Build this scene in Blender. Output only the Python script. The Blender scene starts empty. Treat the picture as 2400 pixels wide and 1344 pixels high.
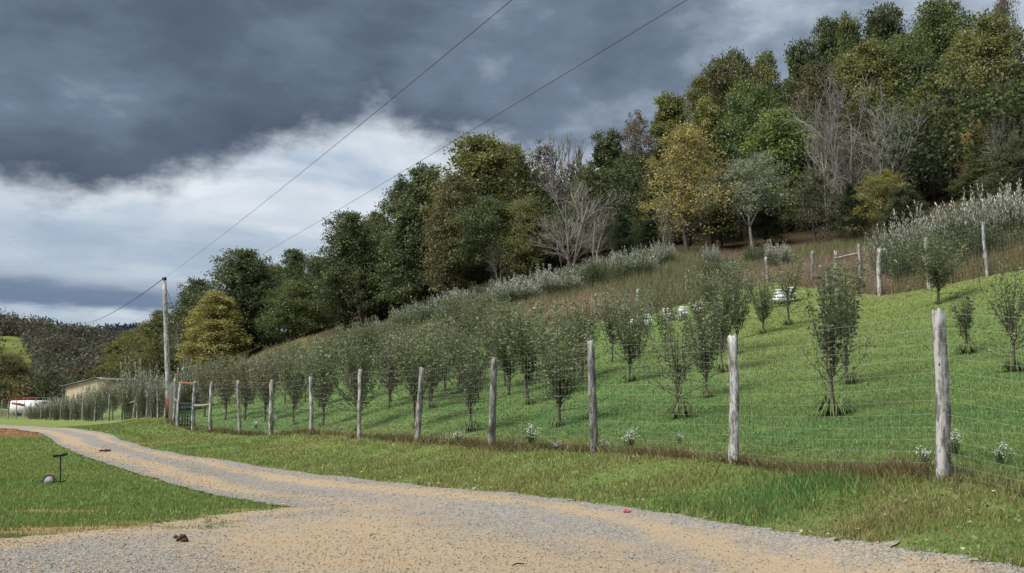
import bpy, math, random
import numpy as np
R = math.radians
sc = bpy.context.scene
COL = sc.collection
rng = np.random.default_rng(7)
random.seed(7)

# ------------------------------------------------------------------ camera, sky, sun, exposure
F, CX, CY, EYE = 2400.0, 1200.0, 672.0, 1.6
TH = math.atan((960 - 672) / F)
cd = bpy.data.cameras.new('camera'); cam = bpy.data.objects.new('camera', cd); COL.objects.link(cam)
cam.location = (0, 0, EYE); cam.rotation_euler = (math.pi / 2 + TH, 0, 0)
cd.sensor_width = 36; cd.lens = 36 * F / 2400; cd.clip_start = 0.1; cd.clip_end = 8000
sc.camera = cam
EXPO = 2.1
SUN_EL, SUN_AZ = 52, -118          # azimuth from the view axis (+Y), negative = to the left
sc.view_settings.view_transform = 'Standard'; sc.view_settings.look = 'None'
sc.view_settings.exposure = EXPO; sc.view_settings.gamma = 1; sc.view_settings.use_curve_mapping = False

def ray(px, py):
    u, v = (px - CX) / F, (CY - py) / F
    return np.array([u, math.cos(TH) - v * math.sin(TH), math.sin(TH) + v * math.cos(TH)])
def P(px, py, Y):
    d = ray(px, py); return np.array([0, 0, EYE]) + d * (Y / d[1])
def lin(r, g, b):
    f = lambda c: (c / 255) / 12.92 if c / 255 < .04045 else (((c / 255) + .055) / 1.055) ** 2.4
    return (f(r), f(g), f(b), 1)

class NT:                           # small node-tree helper
    def __init__(s, nt): s.t = nt; nt.nodes.clear()
    def n(s, typ, props=None, out=0, **inp):
        nd = s.t.nodes.new(typ)
        for k, v in (props or {}).items(): setattr(nd, k, v)
        for k, v in inp.items():
            key = int(k[1:]) if k[0] == 'i' and k[1:].isdigit() else k.replace('_', ' ')
            s.set(nd.inputs[key], v)
        return nd if out is None else nd.outputs[out]
    def set(s, sock, v):
        if isinstance(v, bpy.types.NodeSocket): s.t.links.new(v, sock)
        else: sock.default_value = v
    def m(s, op, a, b=0.0, c=0.0, clamp=False):
        return s.n('ShaderNodeMath', {'operation': op, 'use_clamp': clamp}, i0=a, i1=b, i2=c)
    def mix(s, f, a, b, blend='MIX'):
        nd = s.n('ShaderNodeMix', {'data_type': 'RGBA', 'blend_type': blend}, out=None)
        s.set(nd.inputs[0], f); s.set(nd.inputs[6], a); s.set(nd.inputs[7], b); return nd.outputs[2]
    def ramp(s, f, pts, interp='LINEAR'):
        nd = s.n('ShaderNodeValToRGB', out=None, Fac=f); cr = nd.color_ramp; cr.interpolation = interp
        while len(cr.elements) < len(pts): cr.elements.new(0.5)
        for e, (p, c) in zip(cr.elements, pts):
            e.position = p; e.color = c if len(c) == 4 else (*c, 1)
        return nd.outputs[0]
    def sstep(s, x, a, b):
        return s.n('ShaderNodeMapRange', {'interpolation_type': 'SMOOTHSTEP'}, i0=x, i1=a, i2=b)
    def noise(s, vec, scale, detail=4, rough=.55, dist=0.0, out=0):
        return s.n('ShaderNodeTexNoise', out=out, Vector=vec, Scale=scale, Detail=detail, Roughness=rough, Distortion=dist)
    def vmul(s, v, k): return s.n('ShaderNodeVectorMath', {'operation': 'MULTIPLY'}, i0=v, i1=k)

def make_world():
    w = bpy.data.worlds.new('World'); sc.world = w; w.use_nodes = True
    t = NT(w.node_tree)
    D = t.n('ShaderNodeTexCoord', out=0)
    sep = t.n('ShaderNodeSeparateXYZ', out=None, i0=D)
    x, y, z = sep.outputs
    az = t.m('ARCTAN2', x, y)
    def azz(px, py):
        d = ray(px, py); d = d / np.linalg.norm(d); return math.atan2(d[0], d[1]), d[2]
    warp = t.noise(t.vmul(D, (1, 1, 2.2)), 7, 7, .6)
    warpb = t.noise(t.vmul(D, (1, 1, 1.6)), 22, 6, .62)
    wv = t.m('ADD', t.m('MULTIPLY', t.m('SUBTRACT', warp, .5), .085), t.m('MULTIPLY', t.m('SUBTRACT', warpb, .5), .055))
    # underside of the dark deck: its lower edge by azimuth
    edge = [(-500, 470), (0, 470), (130, 472), (260, 470), (420, 440), (560, 398), (700, 345), (820, 300), (880, 262), (925, 300), (1000, 340), (1160, 352), (1350, 395), (1700, 430), (2600, 450)]
    fc = t.n('ShaderNodeFloatCurve', out=None, Value=t.m('MULTIPLY_ADD', az, 1 / 1.4, .5, clamp=True))
    cv = fc.mapping.curves[0]
    pts = [(max(0.001, min(.999, a / 1.4 + .5)), e) for a, e in (azz(*q) for q in edge)]
    cv.points[0].location = (0, pts[0][1]); cv.points[1].location = (1, pts[-1][1])
    for p in pts: cv.points.new(*p)
    fc.mapping.update()
    E = fc.outputs[0]
    s = t.m('ADD', t.m('SUBTRACT', z, E), wv)
    dark = t.sstep(s, -.014, .034)
    # dark deck colours
    n1 = t.noise(t.vmul(D, (1.0, 1.0, 2.0)), 4.6, 7, .55, .2)
    n1b = t.noise(t.vmul(D, (1.0, 1.0, 2.2)), 15, 7, .58, .15)
    lift = t.n('ShaderNodeMapRange', i0=s, i1=.03, i2=.17, i3=0.0, i4=.17)
    right = t.n('ShaderNodeMapRange', i0=az, i1=-.15, i2=.42, i3=0.0, i4=.17)
    right = t.m('ADD', right, t.m('MULTIPLY', t.sstep(az, .33, .50), .24))
    v1 = t.m('ADD', t.m('ADD', t.m('ADD', t.m('MULTIPLY', n1, 1.0), t.m('MULTIPLY_ADD', n1b, .26, -.15)), lift), right)
    dcol = t.ramp(v1, [(.36, lin(78, 90, 108)), (.54, lin(90, 103, 121)), (.70, lin(112, 126, 145)), (.82, lin(150, 164, 180)), (.95, lin(190, 202, 214))])
    # bright strip under the deck
    n2 = t.m('ADD', t.m('MULTIPLY', t.noise(t.vmul(D, (1, 1, 5)), 4.5, 6, .5, .5), .62), t.m('MULTIPLY', t.noise(t.vmul(D, (1, 1, 2.6)), 11, 9, .6, .7), .38))
    bcol = t.ramp(n2, [(.34, lin(170, 187, 206)), (.46, lin(200, 211, 222)), (.56, lin(219, 227, 235)), (.68, lin(240, 243, 247))])
    n3 = t.noise(t.vmul(D, (1, 1, 5)), 16, 7, .6)
    gray = t.sstep(z, .20, .145)
    bcol = t.mix(t.m('MULTIPLY', gray, t.m('MULTIPLY_ADD', n3, 1.3, -.15, clamp=True)), bcol, lin(160, 176, 195))
    # low dark bank near the horizon
    _, zb = azz(200, 683); 
    hb = t.m('ADD', t.m('SUBTRACT', z, zb), t.m('ADD', t.m('MULTIPLY', t.m('SUBTRACT', n3, .5), .03), t.m('MULTIPLY', t.m('ADD', az, .4), .05)))
    top = t.sstep(hb, .024, -.004); bot = t.sstep(hb, -.020, -.008)
    lm = t.sstep(az, -.16, -.36)
    bank = t.m('MULTIPLY', t.m('MULTIPLY', top, bot), t.m('MULTIPLY_ADD', lm, .8, .15))
    bcol = t.mix(bank, bcol, lin(98, 117, 147))
    colr = t.mix(dark, bcol, dcol)
    # clear sky behind the cloud
    sky = t.n('ShaderNodeTexSky', out=None); sky.sky_type = 'NISHITA'; sky.sun_disc = False
    sky.sun_elevation = R(SUN_EL); sky.sun_rotation = R(SUN_AZ)
    k = 2 ** -EXPO
    colr = t.n('ShaderNodeVectorMath', {'operation': 'SCALE'}, i0=colr, Scale=k)
    b1 = t.n('ShaderNodeBackground', Color=sky.outputs[0], Strength=.05)
    b2 = t.n('ShaderNodeBackground', Color=colr, Strength=1.0)
    cov = t.m('MULTIPLY_ADD', dark, .03, .95)
    mx = t.n('ShaderNodeMixShader', i0=cov, i1=b1, i2=b2)
    o = t.n('ShaderNodeOutputWorld', out=None); t.set(o.inputs[0], mx)
make_world()
sd = bpy.data.lights.new('sun', 'SUN'); sun = bpy.data.objects.new('sun', sd); COL.objects.link(sun)
sd.energy = 1.5; sd.angle = R(45); sd.color = (1.0, .95, .87)
sun.rotation_euler = (R(90 - SUN_EL), 0, R(180 - SUN_AZ) )
sun.location = (-60, -30, 80)

# ------------------------------------------------------------------ helpers
class Acc:
    def __init__(s): s.v = []; s.f = []; s.c = []; s.n = 0
    def add(s, v, f, c=None):
        v = np.asarray(v, float).reshape(-1, 3); f = np.asarray(f, int)
        s.v.append(v); s.f.append(f + s.n); s.n += len(v)
        if c is None: c = (1, 1, 1)
        c = np.asarray(c, float)
        if c.ndim == 1: c = np.tile(c, (len(v), 1))
        s.c.append(c[:, :3]); return s
    def mesh(s, name, mat, smooth=False):
        me = bpy.data.meshes.new(name)
        v = np.concatenate(s.v); c = np.concatenate(s.c)
        tot = np.concatenate([np.full(len(f), f.shape[1]) for f in s.f])
        loops = np.concatenate([f.ravel() for f in s.f])
        me.vertices.add(len(v)); me.vertices.foreach_set('co', v.astype(np.float32).ravel())
        me.loops.add(len(loops)); me.loops.foreach_set('vertex_index', loops.astype(np.int32))
        me.polygons.add(len(tot))
        me.polygons.foreach_set('loop_start', np.concatenate([[0], np.cumsum(tot)[:-1]]).astype(np.int32))
        me.polygons.foreach_set('loop_total', tot.astype(np.int32))
        if smooth: me.polygons.foreach_set('use_smooth', np.ones(len(tot), bool))
        a = me.color_attributes.new('Col', 'FLOAT_COLOR', 'POINT')
        a.data.foreach_set('color', np.concatenate([c, np.ones((len(c), 1))], 1).astype(np.float32).ravel())
        me.update(calc_edges=True); me.validate()
        me.materials.append(mat); return me
    def obj(s, name, mat, parent=None, smooth=False, kind=None, loc=None):
        return link(name, s.mesh(name, mat, smooth), parent, kind, loc)
def link(name, me, parent=None, kind=None, loc=None):
    o = bpy.data.objects.new(name, me); COL.objects.link(o)
    if parent is not None: o.parent = parent
    if kind: o['kind'] = kind
    if loc is not None: o.location = loc
    return o
def thing(name, label, cat, loc=(0, 0, 0), rz=0, group=None):
    o = bpy.data.objects.new(name, None); COL.objects.link(o); o.empty_display_size = .2
    o.location = loc; o.rotation_euler = (0, 0, rz); o['label'] = label; o['category'] = cat
    if group: o['group'] = group
    return o
def unit(v):
    v = np.asarray(v, float); return v / (np.linalg.norm(v, axis=-1, keepdims=True) + 1e-9)
def tube(acc, path, rad, sides=5, c=None, cap=True):
    path = np.asarray(path, float); n = len(path); rad = np.broadcast_to(np.asarray(rad, float), (n,))
    tg = unit(np.gradient(path, axis=0))
    ref = np.array([0, 0, 1.]) if abs(tg[:, 2]).mean() < .8 else np.array([1., 0, 0])
    s1 = unit(np.cross(tg, ref)); s2 = np.cross(tg, s1)
    an = np.arange(sides) * 2 * math.pi / sides
    v = path[:, None] + rad[:, None, None] * (np.cos(an)[None, :, None] * s1[:, None] + np.sin(an)[None, :, None] * s2[:, None])
    i = np.arange(n - 1)[:, None] * sides; j = np.arange(sides)[None]; k = (j + 1) % sides
    f = np.stack([i + j, i + k, i + sides + k, i + sides + j], -1).reshape(-1, 4)
    acc.add(v.reshape(-1, 3), f, c)
    if cap:
        acc.f.append(np.array([[acc.n - n * sides + q for q in range(sides)][::-1]]))
        acc.f.append(np.array([[acc.n - sides + q for q in range(sides)]]))
def box(acc, c, s, rz=0, col=None, taper=1.0):
    x, y, z = np.array(s) / 2
    v = np.array([[-x, -y, -z], [x, -y, -z], [x, y, -z], [-x, y, -z], [-x * taper, -y * taper, z], [x * taper, -y * taper, z], [x * taper, y * taper, z], [-x * taper, y * taper, z]])
    ca, sa = math.cos(rz), math.sin(rz)
    v = v @ np.array([[ca, sa, 0], [-sa, ca, 0], [0, 0, 1]]) + np.array(c)
    acc.add(v, [[3, 2, 1, 0], [4, 5, 6, 7], [0, 1, 5, 4], [1, 2, 6, 5], [2, 3, 7, 6], [3, 0, 4, 7]], col)
def leaves(acc, c, d, L, W, col, r=rng, nrm=None):
    """diamond leaves: centre bases c, directions d, lengths L, widths W"""
    c = np.asarray(c, float); n = len(c); d = unit(d)
    s = unit(np.cross(d, r.normal(size=(n, 3)) if nrm is None else nrm))
    L = np.broadcast_to(L, (n,))[:, None]; W = np.broadcast_to(W, (n,))[:, None]
    nr = np.cross(d, s)
    v = np.stack([c, c + d * L * .45 + s * W * .5 + nr * L * .06, c + d * L - nr * L * .08, c + d * L * .45 - s * W * .5 + nr * L * .06], 1)
    col = np.asarray(col, float)
    if col.ndim == 1: col = np.tile(col, (n, 1))
    acc.add(v.reshape(-1, 3), np.arange(4 * n).reshape(n, 4), np.repeat(col, 4, 0))

# ------------------------------------------------------------------ materials
def material(name):
    m = bpy.data.materials.new(name); m.use_nodes = True; return m, NT(m.node_tree)
def finish(t, base, rough=.8, bump=None, bstr=.3, bdist=.02, trans=0.0, spec=.3):
    p = t.n('ShaderNodeBsdfPrincipled', out=None, Base_Color=base, Roughness=rough)
    p.inputs['Specular IOR Level'].default_value = spec
    if bump is not None:
        t.set(p.inputs['Normal'], t.n('ShaderNodeBump', Height=bump, Strength=bstr, Distance=bdist))
    sh = p.outputs[0]
    if trans:
        tr = t.n('ShaderNodeBsdfTranslucent', Color=base); sh = t.n('ShaderNodeMixShader', i0=trans, i1=sh, i2=tr)
    o = t.n('ShaderNodeOutputMaterial', out=None); t.set(o.inputs[0], sh)
def attr(t): return t.n('ShaderNodeAttribute', {'attribute_name': 'Col'}, out=0)

def mat_leaf(name, spec=.35):       # object colour, shifted per clump (attribute G) and per leaf (attribute R)
    m, t = material(name)
    s = t.n('ShaderNodeSeparateColor', out=None, i0=attr(t))
    oc = t.n('ShaderNodeObjectInfo', out=1)
    alt = t.n('ShaderNodeHueSaturation', i0=.478, i1=1.0, i2=1.25, Color=oc)
    alt2 = t.n('ShaderNodeHueSaturation', i0=.51, i1=.9, i2=.72, Color=oc)
    c = t.mix(s.outputs[1], alt2, alt)
    c = t.mix(s.outputs[2], c, (.42, .42, .36, 1))
    c = t.n('ShaderNodeVectorMath', {'operation': 'SCALE'}, i0=c, Scale=t.m('MULTIPLY_ADD', s.outputs[0], .55, .75))
    finish(t, c, .55, trans=.36, spec=spec); return m
def mat_vcol(name, rough=.8, trans=0.0, spec=.25):
    m, t = material(name); finish(t, attr(t), rough, trans=trans, spec=spec); return m
def mat_bark(name, a, b, scale=8):
    m, t = material(name); co = t.n('ShaderNodeTexCoord', out=3)
    n = t.noise(t.vmul(co, (1, 1, .18)), scale, 6, .65)
    finish(t, t.ramp(n, [(.3, a), (.7, b)]), .9, n, .6, .03, spec=.15); return m
def mat_plain(name, c, rough=.5, metal=0, var=.15, scale=12):
    m, t = material(name); co = t.n('ShaderNodeTexCoord', out=3)
    n = t.noise(co, scale, 5, .6)
    d = tuple(q * (1 - var * 2) for q in c)
    finish(t, t.ramp(n, [(.3, d), (.65, c)]), rough, n, .08, .01)
    m.node_tree.nodes['Principled BSDF'].inputs['Metallic'].default_value = metal
    return m
def mat_wood():
    m, t = material('weathered_wood'); co = t.n('ShaderNodeTexCoord', out=3)
    rnd = t.n('ShaderNodeObjectInfo', out=5)
    off = t.n('ShaderNodeVectorMath', {'operation': 'ADD'}, i0=co, i1=t.n('ShaderNodeCombineXYZ', i0=t.m('MULTIPLY', rnd, 37.), i1=0.0, i2=t.m('MULTIPLY', rnd, 11.)))
    g = t.noise(t.vmul(off, (1, 1, .06)), 45, 6, .7)
    p = t.noise(t.vmul(off, (1, 1, .3)), 10, 6, .7)
    c = t.ramp(g, [(.33, (.07, .06, .05)), (.48, (.20, .192, .182)), (.62, (.36, .352, .342))])
    k = t.n('ShaderNodeTexVoronoi', out=0, Vector=t.vmul(off, (1, 1, .45)), Scale=9.0)
    c = t.mix(t.sstep(p, .48, .58), c, (.44, .435, .43, 1))
    c = t.mix(t.m('MULTIPLY', t.sstep(p, .46, .36), .85), c, (.085, .077, .068, 1))
    c = t.mix(t.sstep(k, .13, .06), c, (.05, .04, .035, 1))
    c = t.n('ShaderNodeVectorMath', {'operation': 'SCALE'}, i0=c, Scale=t.m('MULTIPLY_ADD', rnd, .5, .62))
    g = t.m('ADD', g, p)
    finish(t, c, .9, g, .7, .02, spec=.15); return m
def mat_ground():
    m, t = material('turf_soil'); pos = t.n('ShaderNodeNewGeometry', out=0)
    n = t.noise(pos, 1.1, 8, .65); n2 = t.noise(pos, 14, 8, .75); n3 = t.noise(t.vmul(pos, (.2, 1, 1)), .35, 3)
    c = attr(t)
    f = t.m('ADD', t.m('MULTIPLY', n2, 1.25), t.m('ADD', t.m('MULTIPLY', n, .35), t.m('MULTIPLY', n3, .3)))
    c = t.n('ShaderNodeVectorMath', {'operation': 'SCALE'}, i0=c, Scale=t.m('ADD', f, .05))
    c = t.mix(t.m('MULTIPLY', t.sstep(n, .52, .72), .35), c, (.13, .115, .04, 1))
    finish(t, c, .95, t.m('ADD', n2, n), .8, .12, spec=.1); return m
def mat_road():
    m, t = material('gravel_surface'); pos = t.n('ShaderNodeNewGeometry', out=0)
    a = t.n('ShaderNodeSeparateColor', out=None, i0=attr(t))
    n = t.noise(pos, .9, 7, .65, .5); nf = t.noise(pos, 38, 6, .8); nm = t.noise(t.vmul(pos, (1, 1.6, 1)), 4, 9, .78)
    vo = t.n('ShaderNodeTexVoronoi', out=None, Vector=pos, Scale=42.0)
    tan = t.sstep(t.m('ADD', a.outputs[0], t.m('ADD', t.m('MULTIPLY', t.m('SUBTRACT', n, .5), 1.3), t.m('MULTIPLY', t.m('SUBTRACT', nm, .5), 1.7))), .2, .85)
    grey = t.ramp(vo.outputs[1], [(0, (.10, .098, .092)), (.4, (.225, .215, .195)), (.8, (.33, .315, .285)), (1, (.45, .43, .40))])
    dirt = t.ramp(nf, [(.3, (.25, .18, .10)), (.5, (.41, .31, .195)), (.7, (.53, .425, .29))])
    dirt = t.mix(t.m('MULTIPLY', t.sstep(n, .55, .75), .5), dirt, (.40, .26, .13, 1))
    c = t.mix(t.m('MULTIPLY', tan, .80), grey, dirt)
    c = t.mix(t.m('MULTIPLY', t.sstep(nf, .54, .64), .6), c, (.10, .09, .075, 1))
    h = t.m('ADD', t.m('MULTIPLY', vo.outputs[0], 1.0), nf)
    finish(t, c, .95, h, .7, .025, spec=.15); return m

MLEAF = mat_leaf('leaf'); MGRASS = mat_vcol('grass_blade', .7, .3); MSTONE = mat_vcol('stone', .9)
MBARK = mat_bark('bark_dark', (.045, .038, .03), (.15, .125, .105)); MPALE = mat_bark('bark_pale', (.14, .13, .115), (.34, .32, .295))
MTWIG = mat_bark('bark_twig', (.10, .09, .08), (.22, .205, .185)); MWOOD = mat_wood(); MGROUND = mat_ground(); MROAD = mat_road()
MWIRE = mat_plain('galvanised_wire', (.40, .41, .36, 1), .7, .0); MCABLE = mat_plain('cable', (.03, .03, .035, 1), .6)
MWHITE = mat_plain('white_paint', (.78, .79, .80, 1), .45, var=.06, scale=6); MGREEN = mat_plain('green_paint', (.008, .035, .026, 1), .4)
MBLACK = mat_plain('black_metal', (.012, .012, .014, 1), .5); MGLASS = mat_plain('dark_glass', (.02, .025, .03, 1), .1)
MCREAM = mat_plain('cream_siding', (.78, .64, .47, 1), .7, var=.05); MROOF = mat_plain('grey_metal_roof', (.16, .16, .17, 1), .5, .2)
MRED = mat_plain('red_paint', (.42, .06, .05, 1), .5); MDUNG = mat_plain('dung', (.075, .036, .018, 1), .9, var=.3, scale=30)
MDISC = mat_plain('pale_disc', (.27, .23, .245, 1), .7); MPINK = mat_plain('pink_petal', (.75, .12, .25, 1), .6)
MRUST = mat_plain('rusty_sleeve', (.16, .06, .035, 1), .8, var=.3); MORANGE = mat_plain('orange_wood', (.42, .16, .07, 1), .8, var=.3)
MTYRE = mat_plain('tyre_rubber', (.02, .02, .02, 1), .9)

# ------------------------------------------------------------------ terrain
CP = []
def cw(x, y, z): CP.append((x, y, z))
def cp(px, py, d): CP.append(tuple(P(px, py, d)))
for q in [(0, 0, 0), (-5, 0, 0), (6, 0, .1), (0, -9, 0), (0, 8, 0), (0, 13, 0), (-6, 12, 0), (-10, 14, 0), (-9, 22, 0), (-15, 30, .03), (-3, 19, 0), (3.5, 13, .0), (6, 9.5, .05), (10, 5, .5), (-10, 5, 0)]: cw(*q)
FP = [  # front fence posts: pixel x, foot y, top y, distance
    (2207, 1118, 722, 13.3), (1718, 1085, 785, 17.6), (1393, 1060, 803, 21.2), (1152, 1050, 840, 25.3), (977, 1036, 862, 30.0),
    (842, 1024, 866, 34.7), (728, 1015, 884, 39.2), (635, 1021, 892, 42.5), (561, 1017, 893, 45.5), (494, 1014, 899, 48.5), (453, 1010, 894, 50.5)]
FP2 = [(417, 1000, 896, 53.5), (405, 993, 888, 55.5), (386, 982, 902, 68), (370, 981, 902, 70.5), (357, 982, 903, 73), (344, 978, 905, 76), (332, 980, 908, 78), (323, 980, 910, 80), (313, 982, 912, 82), (285, 986, 925, 85),
    (254, 990, 925, 88), (223, 988, 928, 93), (193, 987, 934, 99), (165, 986, 937, 104), (142, 985, 938, 109), (117, 984, 940, 114), (96, 984, 941, 119), (55, 984, 940, 124), (37, 983, 939, 128), (18, 981, 942, 131), (2, 980, 943, 134), (-30, 980, 944, 139), (-70, 980, 945, 145)]
for q in FP: cp(q[0], q[1], q[3])
for i in (0, 1, 2, 5, 9, 11, 14, 17, 20): cp(FP2[i][0], FP2[i][1], FP2[i][3])
for q in [(600, 1095, 29.5), (350, 1050, 40), (150, 1045, 42), (200, 1008, 62), (95, 1010, 60), (0, 998, 85), (-100, 1000, 80), (0, 1060, 37),
          (1965, 985, 20), (1595, 992, 23), (1103, 1012, 29), (1312, 1000, 26.5), (2265, 830, 28), (2375, 880, 24), (2200, 715, 40), (2072, 693, 48), (2332, 642, 43),
          (1848, 762, 42), (1790, 782, 40), (1815, 716, 51), (1500, 772, 54), (1480, 895, 33), (1655, 935, 28), (1640, 695, 62), (1806, 663, 58), (1240, 948, 34), (1010, 957, 37),
          (1140, 885, 46), (1100, 785, 62), (760, 1000, 41), (560, 965, 58), (480, 965, 63), (820, 835, 84), (1000, 750, 82), (1250, 695, 74), (1500, 640, 71),
          (1800, 588, 79), (1640, 600, 80), (1340, 645, 87), (1100, 695, 97), (870, 765, 110), (720, 785, 120), (570, 838, 124), (480, 872, 129), (2100, 560, 70), (2400, 475, 61), (400, 905, 130),
          (0, 960, 160), (200, 955, 170), (310, 940, 170), (40, 868, 290), (30, 795, 330), (100, 800, 360), (250, 850, 330), (0, 810, 400), (200, 820, 400), (330, 890, 300)]: cp(*q)
def cpz(px, d, z):
    p = P(px, 900, d); CP.append((p[0], d, z))
for q in [(1800, 110, 23), (2300, 95, 25), (1300, 130, 23), (900, 150, 17), (600, 175, 13), (1800, 160, 32), (2300, 150, 38), (1300, 200, 30), (900, 250, 26), (600, 300, 20), (400, 300, 15),
          (300, 900, 58), (100, 900, 40), (600, 900, 40), (1500, 900, 60), (2300, 900, 60), (0, 600, 20), (300, 600, 22), (300, 2300, 30), (1200, 2300, 30), (2300, 2300, 30)]: cpz(*q)
CP = np.array(CP)
def ab(x, y):
    yy = np.maximum(y, -11.5) + 15; a = x / yy
    s = np.sign(a); q = np.abs(a); q = np.where(q > .55, .55 + .06 * np.tanh((q - .55) / .06), q)
    return np.stack([s * q * 2.5, np.log(yy)], -1)
Q = ab(CP[:, 0], CP[:, 1])
def phi(r2): return .5 * r2 * np.log(r2 + 1e-9)
n_ = len(Q); K_ = phi(((Q[:, None] - Q[None]) ** 2).sum(-1)) + np.eye(n_) * 4e-6
Pm = np.concatenate([np.ones((n_, 1)), Q], 1)
A_ = np.block([[K_, Pm], [Pm.T, np.zeros((3, 3))]])
# heights are solved scaled by distance so that near ground keeps its accuracy
W_ = np.linalg.solve(A_, np.concatenate([CP[:, 2] / (CP[:, 1] + 15), np.zeros(3)]))
NA, NB, AM, B0, B1 = 460, 440, 1.3, math.log(3.2), math.log(2600)
ga = np.linspace(-AM, AM, NA); gb = np.linspace(B0, B1, NB)
GA, GB = np.meshgrid(ga, gb); GY = np.exp(GB) - 15; GX = GA * (GY + 15)
qq = ab(GX, GY).reshape(-1, 2); GZ = np.zeros(len(qq))
for i in range(0, len(qq), 20000):
    s_ = qq[i:i + 20000]; GZ[i:i + 20000] = phi(((s_[:, None] - Q[None]) ** 2).sum(-1)) @ W_[:n_] + W_[n_] + s_ @ W_[n_ + 1:]
GZ = GZ.reshape(NB, NA) * (GY + 15)
GZ += (np.sin(GX * 1.3 + 2 * np.sin(GY * .4)) * np.sin(GY * .9 + GX * .3) * .03 + np.sin(GX * 3.1 + GY * 1.7) * .012) * np.clip((GY - 6) / 20, 0, 1)
def bil(G, x, y):
    x = np.asarray(x, float); y = np.asarray(y, float); yy = np.maximum(y + 15, 3.3)
    fa = np.clip((x / yy + AM) / (2 * AM) * (NA - 1), 0, NA - 1.001); fb = np.clip((np.log(yy) - B0) / (B1 - B0) * (NB - 1), 0, NB - 1.001)
    ia = fa.astype(int); ib = fb.astype(int); ta = fa - ia; tb = fb - ib
    return (G[ib, ia] * (1 - ta) + G[ib, ia + 1] * ta) * (1 - tb) + (G[ib + 1, ia] * (1 - ta) + G[ib + 1, ia + 1] * ta) * tb
def gz(x, y): return bil(GZ, x, y)
TS = np.geomspace(4, 900, 6000)
def hit(px, py, lo=0):
    d = ray(px, py); Y = TS[TS > lo]; x = d[0] / d[1] * Y; z = EYE + d[2] / d[1] * Y
    k = np.nonzero(z < gz(x, Y))[0]
    i = k[0] if len(k) else len(Y) - 1
    return np.array([x[i], Y[i], float(gz(x[i], Y[i]))])
def at(px, d):
    x = ray(px, 900); x = x[0] / x[1] * d; return np.array([x, d, float(gz(x, d))])
def top_z(px, py, d): return P(px, py, d)[2]

# road outline (left and right kerbless edges, from behind the camera to the far bend)
def hits(l): return [tuple(hit(*q)[:2]) for q in l]
LP = np.array([(-26, -13), (-20, -4), (-13, 4), (-8.2, 9)] + hits([(-300, 1290), (0, 1268), (200, 1250), (330, 1240), (420, 1226), (520, 1210), (590, 1202), (655, 1195), (690, 1191), (640, 1186), (560, 1172), (450, 1150), (350, 1120), (250, 1088), (190, 1068), (150, 1050), (125, 1035), (105, 1020)]) + [(-33, 68), (-46, 82), (-70, 96), (-110, 108)], float)
RP = np.array([(14, -13), (13, -4), (10.5, 2), (7.6, 6.2)] + hits([(2700, 1395), (2400, 1342), (2200, 1306), (2000, 1275), (1850, 1250), (1700, 1230), (1600, 1212), (1500, 1197), (1380, 1182), (1250, 1165), (1100, 1151), (950, 1138), (750, 1115), (600, 1093), (450, 1072), (350, 1052), (290, 1035)]) + [(-30, 70), (-44, 90), (-68, 103), (-108, 115)], float)
def resample(p, n, close=None):
    s = np.concatenate([[0], np.cumsum(np.linalg.norm(np.diff(p, axis=0), axis=1))])
    return p
def smooth_line(p):
    k = np.arange(len(p)); o = np.stack([np.interp(np.linspace(0, len(p) - 1, 700), k, p[:, j]) for j in (0, 1)], 1)
    ker = np.ones(15) / 15
    pad = np.concatenate([np.repeat(o[:1], 7, 0), o, np.repeat(o[-1:], 7, 0)])
    return np.stack([np.convolve(pad[:, j], ker, 'valid') for j in (0, 1)], 1)
Lr, Rr = smooth_line(LP), smooth_line(RP)
wob = lambda n, a: np.convolve(rng.normal(size=n + 6), np.ones(4) / 4, 'same')[3:-3] * a
acr = unit(Rr - Lr)
Lr = Lr + acr * wob(len(Lr), .16)[:, None]; Rr = Rr + acr * wob(len(Rr), .13)[:, None]
ROADP = np.concatenate([Lr[::3], Rr[::-3]])
def inside(poly, x, y):
    c = np.zeros(np.shape(x), bool); n = len(poly)
    for i in range(n):
        x1, y1 = poly[i]; x2, y2 = poly[(i + 1) % n]
        if y1 == y2: continue
        c ^= ((y1 > y) != (y2 > y)) & (x < (x2 - x1) * (y - y1) / (y2 - y1) + x1)
    return c
def dist_line(L, x, y):
    d = np.full(np.shape(x), 1e9)
    for i in range(len(L) - 1):
        a, b = L[i], L[i + 1]; e = b - a; t = np.clip(((x - a[0]) * e[0] + (y - a[1]) * e[1]) / (e @ e + 1e-9), 0, 1)
        d = np.minimum(d, (x - a[0] - t * e[0]) ** 2 + (y - a[1] - t * e[1]) ** 2)
    return np.sqrt(d)
FENCE = np.array([(9.5, 4.5), (7.4, 9.0)] + [tuple(P(q[0], q[1], q[3])[:2]) for q in FP + FP2] + [(-140, 190)])
def fence_x(y): return np.interp(y, FENCE[:, 1], FENCE[:, 0])
UPX = np.array([(-100, 150), (0, 140), (300, 115), (500, 92), (700, 79), (900, 69), (1100, 60.5), (1300, 58), (1500, 58), (1650, 61), (1806, 58), (1910, 54), (2072, 48), (2332, 43), (2600, 38)])
FOX = np.array([(-100, 175), (0, 170), (300, 160), (480, 128), (570, 123), (720, 118), (870, 108), (1100, 96), (1340, 86), (1640, 79), (1800, 78), (2100, 69), (2400, 60), (2600, 56)])
def upper_y(x, y): return np.interp(CX + x / np.maximum(y, 1) * F, UPX[:, 0], UPX[:, 1])
def forest_y(x, y): return np.interp(CX + x / np.maximum(y, 1) * F, FOX[:, 0], FOX[:, 1])
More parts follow.
